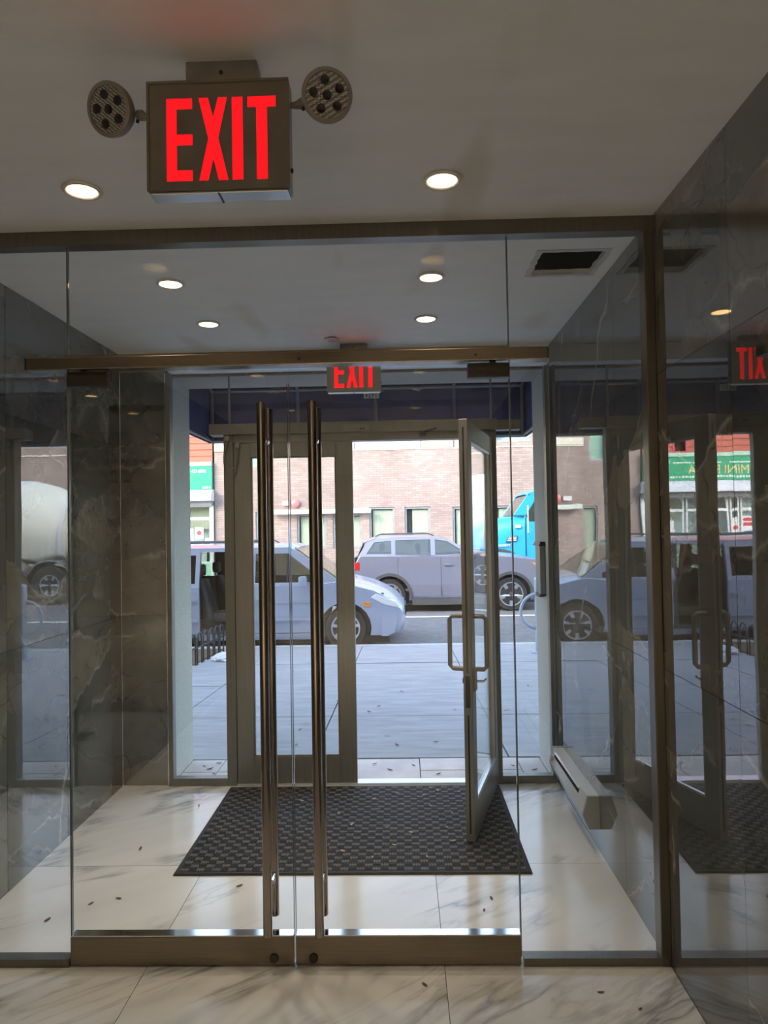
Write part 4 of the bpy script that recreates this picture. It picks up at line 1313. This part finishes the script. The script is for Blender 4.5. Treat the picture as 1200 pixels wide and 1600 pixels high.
build('roof', roof_loft(rx, [1.19, 1.235, 1.245, 1.245, 1.235, 1.19], VY0 + 0.12, VY1 - 0.12, 0.055), 'van_paint', van, smooth=40)
for y in (VY0 + 0.20, VY1 - 0.22):
    rk = build('roof_rack', G().tube([(-4.5, y, 1.27), (-4.42, y, 1.325), (-2.3, y, 1.335), (-2.2, y, 1.28)], 0.014, 8), 'car_trim', van)
ws = [(-1.70, 1.225), (-0.98, 0.715), (-0.975, 0.723), (-1.69, 1.24)]
build('windshield', G().plate([ws], lambda x, z: (x, VY0 + 0.04 + lean_n(x, z), z), lambda x, z: (x, VY1 - 0.04 - lean_n(x, z), z)), 'car_glass', van)
wsp = [(-1.66, 1.18), (-1.02, 0.725), (-1.03, 0.715), (-1.67, 1.165)]
build('windshield_panel', G().plate([wsp], lambda x, z: (x, VY0 + 0.10 + lean_n(x, z), z), lambda x, z: (x, VY1 - 0.10 - lean_n(x, z), z)), 'striped_cream', van)  # cream striped panel behind the glass gives the windshield its yellow tone
hr = []
for x, zc_, ze in ((-1.06, 0.755, 0.70), (-0.80, 0.715, 0.645), (-0.50, 0.635, 0.56), (-0.25, 0.53, 0.44), (-0.09, 0.42, 0.35), (-0.04, 0.34, 0.30)):
    ins = 0.02 + 0.22 * max(0, (x + 0.5) / 0.5) ** 2
    tp = [(x, VY0 + ins + (VY1 - VY0 - 2 * ins) * i / 10, ze + (zc_ - ze) * (1 - (2 * i / 10 - 1) ** 4)) for i in range(11)]
    hr.append(tp + [(a, b, c - 0.03) for a, b, c in reversed(tp)])
build('hood', G().loft(hr), 'van_paint', van, smooth=50)
bp = []
for y, dx in ((VY0 + 0.005, -0.14), (VY0 + 0.12, -0.05), (VY0 + 0.40, 0.0), (VY1 - 0.40, 0.0), (VY1 - 0.12, -0.05), (VY1 - 0.005, -0.14)):
    bp.append([(a + dx, y, b) for a, b in ((-0.05, 0.36), (0.02, 0.28), (0.045, 0.05), (0.0, -0.10), (-0.10, -0.16), (-0.20, -0.16), (-0.20, 0.36))])
fb = build('front_bumper', G().loft(bp), 'van_paint', van, smooth=45)
build('grille', G().box(0.0, 0.052, VY0 + 0.55, VY1 - 0.55, 0.10, 0.25), 'car_black', fb)
for y0_, y1_ in ((VY0 + 0.02, VY0 + 0.42), (VY1 - 0.42, VY1 - 0.02)):
    near = y0_ < 12
    hl = [(-0.42, 0.50), (-0.10, 0.37), (-0.05, 0.27), (-0.30, 0.33), (-0.50, 0.44)]
    hlo = build('headlamp', G().xz(hl, y0_ - (0.03 if near else -0.0), y1_ + (0.0 if near else 0.03)), 'lamp_clear', van, bevel=0.01)
    build('turn_signal', G().rbox(-0.62, -0.50, y0_ - 0.035 if near else y1_, y0_ if near else y1_ + 0.035, 0.30, 0.37, 0.008), 'lamp_amber', hlo)
tg = build('tailgate', G().plate([[(VY0 + 0.06, -0.05), (VY1 - 0.06, -0.05), (VY1 - 0.04, 0.645), (VY1 - 0.14, 1.20), (VY0 + 0.14, 1.20), (VY0 + 0.04, 0.645)]], lambda y, z: (-5.04 + max(0, z - 0.645) * 0.25, y, z), lambda y, z: (-4.99 + max(0, z - 0.645) * 0.25, y, z)), 'van_paint', van, bevel=0.01)
build('tail_lamp', G().rbox(-5.06, -4.96, VY0 + 0.0, VY0 + 0.10, 0.50, 1.05, 0.01), 'lamp_red', van)
build('rear_bumper', G().rbox(-5.13, -4.95, VY0 + 0.05, VY1 - 0.05, -0.16, 0.15, 0.03), 'van_paint', van)
build('underbody', G().box(-4.85, -0.22, VY0 + 0.12, VY1 - 0.12, ZR + 0.10, -0.155), 'car_black', van)  # box hung extra low, its black standing in for shade under the van
build('cabin_floor', G().box(-4.8, -1.2, VY0 + 0.06, VY1 - 0.06, -0.155, -0.06), 'cabin_grey', van)
build('step_trim', G().box(-3.20, -2.38, VY0 + 0.01, VY0 + 0.10, -0.10, -0.055), 'car_trim', van)
build('headliner', G().box(-4.8, -1.75, VY0 + 0.17, VY1 - 0.17, 1.19, 1.205), 'cabin_grey', van)
build('door_pillar', G().box(-2.46, -2.38, VY0 + 0.04, VY0 + 0.16, -0.10, 1.20), 'car_trim', van)
build('pillar', G().box(-3.26, -3.20, VY0 + 0.05, VY0 + 0.18, -0.10, 1.20), 'car_black', van)
build('dashboard', G().loft([[(-1.50, VY0 + 0.07, 0.35), (-1.0, VY0 + 0.07, 0.30), (-1.0, VY0 + 0.07, 0.66), (-1.42, VY0 + 0.07, 0.68)], [(-1.50, VY1 - 0.07, 0.35), (-1.0, VY1 - 0.07, 0.30), (-1.0, VY1 - 0.07, 0.66), (-1.42, VY1 - 0.07, 0.68)]]), 'car_trim', van)
build('engine_bay', G().box(-1.0, -0.3, VY0 + 0.10, VY1 - 0.10, -0.10, 0.50), 'car_black', van)
st = build('steering_wheel', G().tube([(-1.58 + 0.10 * math.sin(a), 12.52 + 0.18 * math.cos(a), 0.62 + 0.15 * math.sin(a)) for a in [2 * math.pi * k / 16 for k in range(17)]], 0.015, 8), 'car_black', van)
for y in (VY0 + 0.22, VY0 + 1.18):
    seat(van, -2.15, y, 0.10)
    seat(van, -3.02, y - 0.05, 0.06)
build('rear_bench', G().rbox(-4.30, -3.85, VY0 + 0.2, VY1 - 0.2, 0.05, 0.25, 0.05).rbox(-4.45, -4.28, VY0 + 0.2, VY1 - 0.2, 0.20, 0.80, 0.05), 'seat_leather', van)
mr = build('side_mirror', G().rbox(-1.60, -1.48, VY0 - 0.24, VY0 - 0.03, 0.635, 0.80, 0.035), 'van_paint', van, smooth=50)
build('mirror_arm', G().box(-1.52, -1.46, VY0 - 0.05, VY0 + 0.02, 0.65, 0.70), 'van_paint', mr)
for x in (FWX, RWX):
    wheel(van, x, VY0 + 0.03, WZ, WR, -1, spokes=7)
    wheel(van, x, VY1 - 0.03, WZ, WR, 1, spokes=7)

# ---- lavender-grey crossover in the far lane
UY0, UY1 = 15.90, 17.72
suv = thing('crossover_car', 'grey crossover car with alloy wheels standing in the far lane', 'car', (1.0, 16.8, ZR))
SZ, SR = ZR + 0.375, 0.375
SF, SRR = 2.41, -0.29
sb = 0.865


def ul_n(x, z):
    return max(0.0, z - sb) * 0.32 + max(0.0, 0.2 - z) * 0.12


def ul_f(x, z):
    return -ul_n(x, z)


def sarch(cx, r, zb_):
    a = math.degrees(math.asin((zb_ - SZ) / r))
    return arc(cx, SZ, r, 180 - a, a, 14)


zs_b = -0.10
body = [(-1.08, 0.05), (-1.02, zs_b)] + sarch(SRR, 0.445, zs_b) + sarch(SF, 0.445, zs_b) + [(3.02, zs_b), (3.22, 0.10), (3.26, 0.36), (3.20, 0.60), (2.95, 0.775), (2.40, 0.84), (1.60, 0.935), (0.6, 0.875), (-0.95, 0.90), (-1.12, 0.62), (-1.13, 0.30)]
for nm, a, b, ln in (('near_side', UY0, UY0 + 0.05, ul_n), ('far_side', UY1 - 0.05, UY1, ul_f)):
    s1 = build(nm, G().xz(body, a, b, ln), 'suv_paint', suv, bevel=0.012)
    near = nm[0] == 'n'
    yy = (UY0 - 0.012, UY0 + 0.01) if near else (UY1 - 0.01, UY1 + 0.012)
    for cx in (SRR, SF):
        ring = sarch(cx, 0.505, zs_b) + list(reversed(sarch(cx, 0.44, zs_b)))
        build('arch_cladding', G().xz(ring, *yy), 'car_trim', s1)
    build('sill_cladding', G().box(SRR + 0.50, SF - 0.50, yy[0], yy[1], -0.205, -0.06), 'car_trim', s1)
    build('chrome_strip', G().box(SRR + 0.52, SF - 0.52, yy[0] - 0.004 if near else yy[1], yy[0] if near else yy[1] + 0.004, -0.045, -0.015), 'chrome', s1)
    for x in (0.86, 1.62, -0.1):
        build('door_seam', G().box(x, x + 0.008, yy[0] + (0.011 if near else 0.0), yy[1] - (0.0 if near else 0.009), -0.04, 0.84), 'car_black', s1)
    for x in (0.58, 0.97):
        pass
    build('door_handle', G().rbox(0.93, 1.13, (UY0 - 0.035) if near else UY1, UY0 if near else UY1 + 0.035, 0.66, 0.70, 0.01), 'chrome', s1)
    up_o = [(-0.98, 0.89), (1.66, 0.89), (1.05, 1.235), (0.75, 1.305), (-0.55, 1.29), (-0.80, 1.20)]
    hs_ = [[(0.74, 0.90), (0.74, 1.24), (1.0, 1.205), (1.42, 0.94), (1.40, 0.90)], [(-0.15, 0.91), (-0.15, 1.235), (0.64, 1.245), (0.64, 0.90)], [(-0.80, 0.94), (-0.62, 1.20), (-0.24, 1.225), (-0.24, 0.93)]]
    u1 = build('upper_frame', G().xz([up_o] + hs_, a + 0.005, b - 0.005, ln), 'suv_paint', suv)
    for h in hs_:
        build('pane', G().xz(list(reversed(h)), (a + b) / 2 - 0.003, (a + b) / 2 + 0.003, ln), 'car_glass', u1)
build('roof', roof_loft([-0.86, -0.6, 0.0, 0.75, 1.0, 1.08], [1.20, 1.285, 1.305, 1.30, 1.235, 1.19], UY0 + 0.15, UY1 - 0.15, 0.05), 'suv_paint', suv, smooth=40)
for y in (UY0 + 0.24, UY1 - 0.24):
    build('roof_rack', G().tube([(-0.6, y, 1.33), (-0.5, y, 1.375), (0.6, y, 1.38), (0.72, y, 1.33)], 0.014, 8), 'car_trim', suv)
wsu = [(1.04, 1.20), (1.66, 0.90), (1.668, 0.908), (1.055, 1.215)]
build('windshield', G().plate([wsu], lambda x, z: (x, UY0 + 0.04 + ul_n(x, z), z), lambda x, z: (x, UY1 - 0.04 - ul_n(x, z), z)), 'car_glass', suv)
wsr = [(-0.86, 1.19), (-1.0, 0.88), (-1.008, 0.885), (-0.87, 1.20)]
build('rear_window', G().plate([wsr], lambda x, z: (x, UY0 + 0.04 + ul_n(x, z), z), lambda x, z: (x, UY1 - 0.04 - ul_n(x, z), z)), 'privacy_glass', suv)
hr = []
for x, zc_, ze in ((1.66, 0.95, 0.915), (2.1, 0.93, 0.86), (2.6, 0.87, 0.80), (2.95, 0.80, 0.745), (3.13, 0.72, 0.66), (3.17, 0.64, 0.60)):
    ins = 0.02 + 0.10 * max(0, (x - 2.4) / 0.8) ** 2
    tp = [(x, UY0 + ins + (UY1 - UY0 - 2 * ins) * i / 10, ze + (zc_ - ze) * (1 - (2 * i / 10 - 1) ** 4)) for i in range(11)]
    hr.append(tp + [(a, b, c - 0.04) for a, b, c in reversed(tp)])
build('hood', G().loft(hr), 'suv_paint', suv, smooth=50)
bp = []
for y, dx in ((UY0 + 0.005, -0.16), (UY0 + 0.15, -0.05), (UY0 + 0.45, 0.0), (UY1 - 0.45, 0.0), (UY1 - 0.15, -0.05), (UY1 - 0.005, -0.16)):
    bp.append([(a + dx, y, b) for a, b in ((3.10, 0.62), (3.25, 0.55), (3.30, 0.25), (3.26, 0.0), (3.12, -0.12), (3.0, -0.12), (3.0, 0.62))])
fb = build('front_bumper', G().loft(bp), 'suv_paint', suv, smooth=45)
build('grille', G().box(3.25, 3.305, UY0 + 0.42, UY1 - 0.42, 0.22, 0.52), 'car_black', fb)
for y0_, y1_ in ((UY0 - 0.012, UY0 + 0.35), (UY1 - 0.35, UY1 + 0.012)):
    hl = build('headlamp', G().xz([(2.86, 0.72), (3.16, 0.62), (3.20, 0.44), (3.08, 0.42), (3.02, 0.55)], y0_, y1_), 'lamp_amber', suv, bevel=0.008)
    build('lens_strip', G().xz([(3.02, 0.655), (3.165, 0.60), (3.175, 0.57), (3.03, 0.62)], y0_ - 0.006, y1_ + 0.006), 'lamp_clear', hl)
build('tailgate', G().plate([[(UY0 + 0.04, 0.0), (UY1 - 0.04, 0.0), (UY1 - 0.03, 0.87), (UY0 + 0.03, 0.87)]], lambda y, z: (-1.12, y, z), lambda y, z: (-1.06, y, z)), 'suv_paint', suv, bevel=0.01)
build('tail_lamp', G().rbox(-1.14, -0.95, UY0 - 0.006, UY0 + 0.2, 0.58, 0.76, 0.01), 'lamp_red', suv)
build('rear_bumper', G().rbox(-1.20, -1.0, UY0 + 0.03, UY1 - 0.03, -0.12, 0.22, 0.03), 'car_trim', suv)
build('underbody', G().box(-1.0, 3.0, UY0 + 0.10, UY1 - 0.10, ZR + 0.18, 0.10), 'car_black', suv)
build('cabin_floor', G().box(-0.9, 1.6, UY0 + 0.06, UY1 - 0.06, 0.10, 0.15), 'cabin_grey', suv)
build('engine_bay', G().box(1.62, 2.9, UY0 + 0.12, UY1 - 0.12, 0.10, 0.68), 'car_black', suv)
build('dashboard', G().box(1.25, 1.60, UY0 + 0.07, UY1 - 0.07, 0.55, 0.88), 'car_trim', suv)
for y in (UY0 + 0.22, UY0 + 1.12):
    seat(suv, 0.62, y, 0.22)
    seat(suv, -0.22, y, 0.24)
mr = build('side_mirror', G().rbox(1.28, 1.42, UY0 - 0.22, UY0 - 0.02, 0.90, 1.04, 0.035), 'suv_paint', suv, smooth=50)
build('mirror_arm', G().box(1.36, 1.42, UY0 - 0.06, UY0 + 0.05, 0.88, 0.92), 'car_black', mr)
for x in (SF, SRR):
    wheel(suv, x, UY0 + 0.02, SZ, SR, -1, 0.24, spokes=5, rim_r=0.72)
    wheel(suv, x, UY1 - 0.02, SZ, SR, 1, 0.24, spokes=5, rim_r=0.72)

# ---- blue mixer truck, facing left, behind the crossover
TY0, TY1 = 18.70, 21.05
tk = thing('mixer_truck', 'bright blue concrete mixer truck with white drum at the far curb', 'truck', (6.0, 19.9, ZR))
hood = []
for x, zt, zbm, ins in ((1.90, 1.30, 0.55, 0.42), (1.98, 1.46, 0.50, 0.30), (2.15, 1.585, 0.50, 0.20), (2.45, 1.70, 0.62, 0.12), (2.85, 1.77, 0.70, 0.05), (3.23, 1.80, 0.72, 0.02)):
    a, b = TY0 + ins, TY1 - ins
    r_ = 0.22
    hood.append([(x, a, zbm), (x, a - 0.0, (zbm + zt) / 2), (x, a + 0.02, zt - r_), (x, a + 0.09, zt - 0.07), (x, a + 0.28, zt), (x, b - 0.28, zt), (x, b - 0.09, zt - 0.07), (x, b - 0.02, zt - r_), (x, b, (zbm + zt) / 2), (x, b, zbm)])
hd_ = build('hood', G().loft(hood), 'truck_paint', tk, smooth=50)
vg = [(2.72, 1.10), (2.99, 1.12), (3.02, 1.26), (2.80, 1.24)]
vo = build('hood_vent', G().xz(vg, TY0 - 0.005, TY0 + 0.10), 'car_trim', hd_)
for k in range(3):
    build('vent_blade', G().box(2.76 + 0.02 * k, 2.99 + 0.006 * k, TY0 - 0.012, TY0, 1.125 + 0.042 * k, 1.148 + 0.042 * k), 'shutter_white', vo)
build('side_lamp', G().rbox(2.98, 3.12, TY0 - 0.012, TY0 + 0.05, 1.46, 1.54, 0.01), 'lamp_clear', hd_)
build('hood_badge', text_g('CONCRETE', 0.085, lambda a, b, c: (2.62 + a, TY0 + 0.03 - c, 0.98 + b), 0.01, 1.0), 'white_letter', hd_)
build('grille', G().rbox(1.86, 1.94, TY0 + 0.55, TY1 - 0.55, 0.55, 1.28, 0.02), 'chrome', tk)
build('bumper', G().rbox(1.66, 1.90, TY0 + 0.02, TY1 - 0.02, 0.12, 0.48, 0.05), 'chrome', tk)
for y0_, y1_ in ((TY0 + 0.02, TY0 + 0.60), (TY1 - 0.60, TY1 - 0.02)):
    fp = arc(2.55, 0.18, 0.74, 170, 10, 14) + list(reversed(arc(2.55, 0.18, 0.66, 170, 10, 14)))
    build('fender', G().xz(fp, y0_, y1_), 'car_trim', tk, smooth=40)
    build('headlamp', G().rbox(1.90, 2.06, y0_ + 0.10, y0_ + 0.40, 0.72, 0.95, 0.03), 'lamp_clear', tk)
cab_o = [(3.23, 0.62), (4.95, 0.62), (4.95, 2.42), (3.62, 2.42), (3.34, 2.36), (2.94, 1.80), (3.23, 1.78)]
cab_h = [(3.36, 1.62), (3.26, 1.78), (3.55, 2.24), (4.25, 2.24), (4.25, 1.62)]
for nm, a, b in (('cab_side', TY0 + 0.05, TY0 + 0.12), ('cab_side', TY1 - 0.12, TY1 - 0.05)):
    cs = build(nm, G().xz([cab_o, cab_h], a, b), 'truck_paint', tk, bevel=0.01)
    build('pane', G().xz(list(reversed(cab_h)), (a + b) / 2 - 0.004, (a + b) / 2 + 0.004), 'car_glass', cs)
    yo = (a - 0.012, a) if a < 19 else (b, b + 0.012)
    build('door_seam', G().box(3.25, 3.262, *yo, 0.66, 1.76), 'car_black', cs)
    build('door_seam', G().box(4.32, 4.332, *yo, 0.66, 2.30), 'car_black', cs)
    build('door_handle', G().rbox(4.12, 4.28, yo[0] - 0.02, yo[1] + 0.02, 1.36, 1.42, 0.01), 'chrome', cs)
    build('mirror_bracket', G().tube([(3.38, yo[0], 1.20), (3.28, yo[0] - 0.22 if a < 19 else yo[1] + 0.22, 1.34), (3.28, yo[0] - 0.22 if a < 19 else yo[1] + 0.22, 2.05)], 0.015, 8), 'chrome', cs)
build('windshield', G().plate([[(2.955, 1.80), (3.335, 2.335), (3.345, 2.33), (2.967, 1.797)]], lambda x, z: (x, TY0 + 0.12, z), lambda x, z: (x, TY1 - 0.12, z)), 'car_glass', tk)
build('roof', roof_loft([3.32, 3.42, 3.62, 4.95], [2.33, 2.40, 2.42, 2.42], TY0 + 0.05, TY1 - 0.05, 0.06), 'truck_paint', tk, smooth=40)
build('cab_back', G().box(4.88, 4.95, TY0 + 0.12, TY1 - 0.12, 0.62, 2.42), 'truck_paint', tk)
build('cab_floor', G().box(3.2, 4.9, TY0 + 0.12, TY1 - 0.12, 0.60, 0.80), 'cabin_grey', tk)
build('firewall', G().box(3.16, 3.24, TY0 + 0.12, TY1 - 0.12, 0.62, 1.74), 'car_trim', tk)
seat(tk, 4.10, TY0 + 0.3, 0.95)
seat(tk, 4.10, TY1 - 0.8, 0.95)
build('fuel_tank', G().tube([(3.35, TY0 + 0.32, 0.34), (4.70, TY0 + 0.32, 0.34)], 0.27, 24), 'chrome', tk, smooth=40)
build('chassis', G().box(2.0, 10.6, 19.45, 20.30, 0.22, 0.52), 'car_black', tk)
ax_ = Vector((1.0, 0, 0.16)).normalized()
dr = [(0.55, 0.0), (0.72, 0.18), (0.90, 0.55), (1.12, 1.15), (1.18, 1.9), (1.15, 2.5), (0.95, 3.4), (0.62, 4.3), (0.48, 4.5)]
dm = build('mixer_drum', G().lathe(dr, (5.28, 19.88, 1.55), ax_, n=48), 'drum_paint', tk, smooth=50)
build('drum_band', G().lathe([(0.885, 0.50), (0.93, 0.50), (0.96, 0.60), (0.92, 0.62)], (5.28, 19.88, 1.55), ax_, n=48, cap=False), 'shutter_white', dm)
build('drum_band', G().lathe([(1.17, 1.88), (1.195, 1.86), (1.195, 2.02), (1.17, 2.04)], (5.28, 19.88, 1.55), ax_, n=48, cap=False), 'shutter_white', dm)
build('drum_stand', G().box(5.05, 5.30, 19.35, 20.40, 0.52, 1.75), 'truck_paint', tk)
build('rear_stand', G().box(9.0, 9.25, 19.35, 20.40, 0.52, 1.9), 'truck_paint', tk)
build('charge_hopper', G().lathe([(0.25, -0.1), (0.55, 0.5), (0.60, 0.52), (0.30, -0.1)], (9.9, 19.88, 2.5), n=24), 'drum_paint', tk)
build('water_tank', G().tube([(5.15, TY0 + 0.30, 1.35), (5.15, TY0 + 0.30, 2.35)], [0.22, 0.22], 20), 'drum_paint', tk, smooth=40)
for x in (6.0, 7.2, 8.5, 9.75):
    build('rear_fender', G().xz(arc(x, 0.16, 0.66, 160, 20, 10) + list(reversed(arc(x, 0.16, 0.62, 160, 20, 10))), TY0 + 0.02, TY0 + 0.50), 'chrome', tk)
for x in (2.55, 6.0, 7.2, 8.5, 9.75):
    wheel(tk, x, TY0 + 0.05, ZR + 0.52, 0.52, -1, 0.30, spokes=6, rim_r=0.55)
    wheel(tk, x, TY1 - 0.05, ZR + 0.52, 0.52, 1, 0.30, spokes=6, rim_r=0.55)

# ------------------------------------------------------------------ street furniture and litter
px_, py_ = 1.83, 9.72
zg = sz(py_)
br_ = thing('bike_hoop_pole', 'blue-grey post with round bicycle hoop on the sidewalk', 'bike rack', (px_, py_, zg))
build('pole', G().tube([(px_, py_, zg - 0.02), (px_, py_, 0.79)], 0.045, 18), 'pole_paint', br_, smooth=40)
build('pole_cap', G().lathe([(0.048, 0.79), (0.040, 0.815), (0.01, 0.825)], (px_, py_, 0), n=18), 'pole_paint', br_, smooth=40)
build('hoop', G().tube([(px_ + 0.235 * math.cos(R(a)), py_, 0.357 + 0.235 * math.sin(R(a))) for a in range(0, 361, 12)], 0.022, 12, cap=False), 'pole_paint', br_, smooth=60)
build('base_flange', G().lathe([(0.10, -0.004), (0.10, 0.012), (0.05, 0.02)], (px_, py_, zg), n=18), 'pole_paint', br_)

tgd = thing('tree_pit_guard', 'low black iron hoop guard around a tree pit by the van', 'guard', (-3.1, 9.5, sz(9.5)))
gpts = [(-2.58, 8.45), (-2.58, 10.35)]
for k in range(7):
    y = 8.55 + k * 0.28
    z = sz(y)
    build('hoop', G().tube([(-2.62, y - 0.10, z - 0.01), (-2.62, y - 0.10, z + 0.30)] + [(-2.62, y - 0.10 * math.cos(R(a)), z + 0.30 + 0.10 * math.sin(R(a))) for a in range(30, 180, 30)] + [(-2.62, y + 0.10, z + 0.30), (-2.62, y + 0.10, z - 0.01)], 0.011, 8), 'black_iron', tgd, smooth=60)
build('rail', G().tube([(-2.62, 8.40, sz(8.40) + 0.22), (-2.62, 10.45, sz(10.45) + 0.22)], 0.012, 8), 'black_iron', tgd)
for k in range(6):
    x = -2.80 - k * 0.28
    z = sz(8.40)
    build('hoop', G().tube([(x - 0.10, 8.40, z - 0.01), (x - 0.10, 8.40, z + 0.30)] + [(x - 0.10 * math.cos(R(a)), 8.40, z + 0.30 + 0.10 * math.sin(R(a))) for a in range(30, 180, 30)] + [(x + 0.10, 8.40, z + 0.30), (x + 0.10, 8.40, z - 0.01)], 0.011, 8), 'black_iron', tgd, smooth=60)
build('rail', G().tube([(-2.62, 8.40, sz(8.40) + 0.22), (-4.35, 8.40, sz(8.40) + 0.22)], 0.012, 8), 'black_iron', tgd)
tag(build('ground_tree_pit', G().loft([[(-4.3, 8.45, sz(8.45) - 0.02), (-2.66, 8.45, sz(8.45) - 0.02), (-2.66, 8.45, sz(8.45) + 0.012), (-4.3, 8.45, sz(8.45) + 0.012)], [(-4.3, 10.5, sz(10.5) - 0.02), (-2.66, 10.5, sz(10.5) - 0.02), (-2.66, 10.5, sz(10.5) + 0.012), (-4.3, 10.5, sz(10.5) + 0.012)]]), 'soil'), 'brown soil of the tree pit inside the iron guard', 'soil', kind='structure')

# crumpled white bag
bm = bmesh.new()
bmesh.ops.create_icosphere(bm, subdivisions=3, radius=1)
rb = random.Random(5)
for v in bm.verts:
    k = 0.75 + 0.35 * rb.random()
    v.co = Vector((v.co.x * 0.21 * k, v.co.y * 0.17 * k, max(-0.2, v.co.z) * 0.085 * k))
g = G()
bx_, by_ = -2.33, 9.40
g.add([(v.co.x + bx_, v.co.y + by_, v.co.z + sz(by_) + 0.018) for v in bm.verts], [[v.index for v in f.verts] for f in bm.faces])
bm.free()
tag(build('plastic_bag', g, 'litter_white'), 'crumpled white plastic bag lying by the tree guard', 'bag')

# dry leaves
def leaf_mesh(nm, ln, wd):
    me = bpy.data.meshes.new(nm)
    n = 7
    v = []
    for i in range(n):
        f = i / (n - 1)
        h = wd * math.sin(math.pi * min(1, f * 0.95 + 0.03)) ** 0.8
        x = (f - 0.5) * ln
        c = 0.10 * ln * (2 * f - 1) ** 2
        v += [(x, -h, c + 0.25 * h), (x, 0, c), (x, h, c + 0.25 * h)]
    nv = len(v)
    v += [(a, b, c + 0.0006) for a, b, c in v]
    f = []
    for i in range(n - 1):
        for j in range(2):
            a = i * 3 + j
            f.append((a + 3, a + 4, a + 1, a))
            f.append((nv + a, nv + a + 1, nv + a + 4, nv + a + 3))
    edge = [i * 3 for i in range(n)] + [i * 3 + 2 for i in reversed(range(n))]
    for a, b in zip(edge, edge[1:] + edge[:1]):
        f.append((a, b, b + nv, a + nv))
    me.from_pydata(v, [], f)
    return me


lm = {k: leaf_mesh('leaf_' + k, 0.034, 0.007) for k in ('tan', 'brown')}
for k in lm:
    lm[k].materials.append(MATS['leaf_' + k])
rl = random.Random(11)


def leaf(x, y, z, kind, label, group, s=1.0):
    o = bpy.data.objects.new('dry_leaf', lm[kind])
    COL.objects.link(o)
    o.location = (x, y, z)
    o.rotation_euler = (rl.uniform(-0.1, 0.1), rl.uniform(-0.1, 0.1), rl.uniform(0, 6.28))
    o.scale = (s, s, s)
    tag(o, label, 'leaf', group)


mat_spots = [(-0.05, 4.08), (0.10, 4.05), (0.18, 4.12), (-0.02, 3.92), (-0.18, 4.0), (-0.15, 3.86), (0.13, 3.9), (0.30, 4.1), (-0.36, 3.80), (-0.28, 3.66), (-0.10, 3.62), (0.02, 3.56), (-0.46, 3.58), (-0.06, 3.42), (-0.16, 3.30), (0.09, 3.30), (0.20, 3.62), (-0.58, 3.98), (-0.66, 3.68), (0.24, 3.80), (-0.30, 3.36), (0.14, 4.16), (-0.22, 4.14), (0.22, 3.46)]
for x, y in mat_spots:
    leaf(x, y, 0.0112, 'tan', 'small tan leaf scrap lying on the charcoal mat', 'leaf scraps on the mat', rl.uniform(0.55, 0.95))
for x, y in ((0.72, 2.28), (0.62, 2.36), (-1.30, 2.92), (-1.42, 2.80), (-1.20, 2.96), (-0.72, 3.06), (-0.90, 3.40), (-1.15, 3.95), (0.30, 2.86), (0.34, 2.95), (-1.28, 3.42), (0.05, 2.40)):
    leaf(x, y, 0.001, 'brown', 'small dark brown leaf scrap lying on the marble floor', 'leaf scraps on the marble floor', rl.uniform(0.5, 1.0))
for x, y in ((-1.33, 4.40), (-1.25, 4.55), (-1.20, 4.46), (-1.12, 4.62), (-1.22, 4.66), (-1.30, 4.60), (-0.10, 4.50), (0.05, 4.58), (-0.2, 4.62), (0.20, 4.42), (0.68, 4.56), (0.80, 4.48), (-1.16, 4.38)):
    leaf(x, y, 0.001, 'brown', 'dry brown leaf on the pale pavers outside the doors', 'leaves on the pavers', rl.uniform(0.8, 1.4))
for k in range(34):
    y = rl.uniform(5.0, 8.6)
    x = rl.uniform(-0.42, 0.42) * y * 0.5
    leaf(x, y, sz(y) + 0.006, 'tan' if k % 3 else 'brown', 'dry leaf scattered on the shaded concrete sidewalk', 'leaves on the sidewalk', rl.uniform(0.8, 1.7))
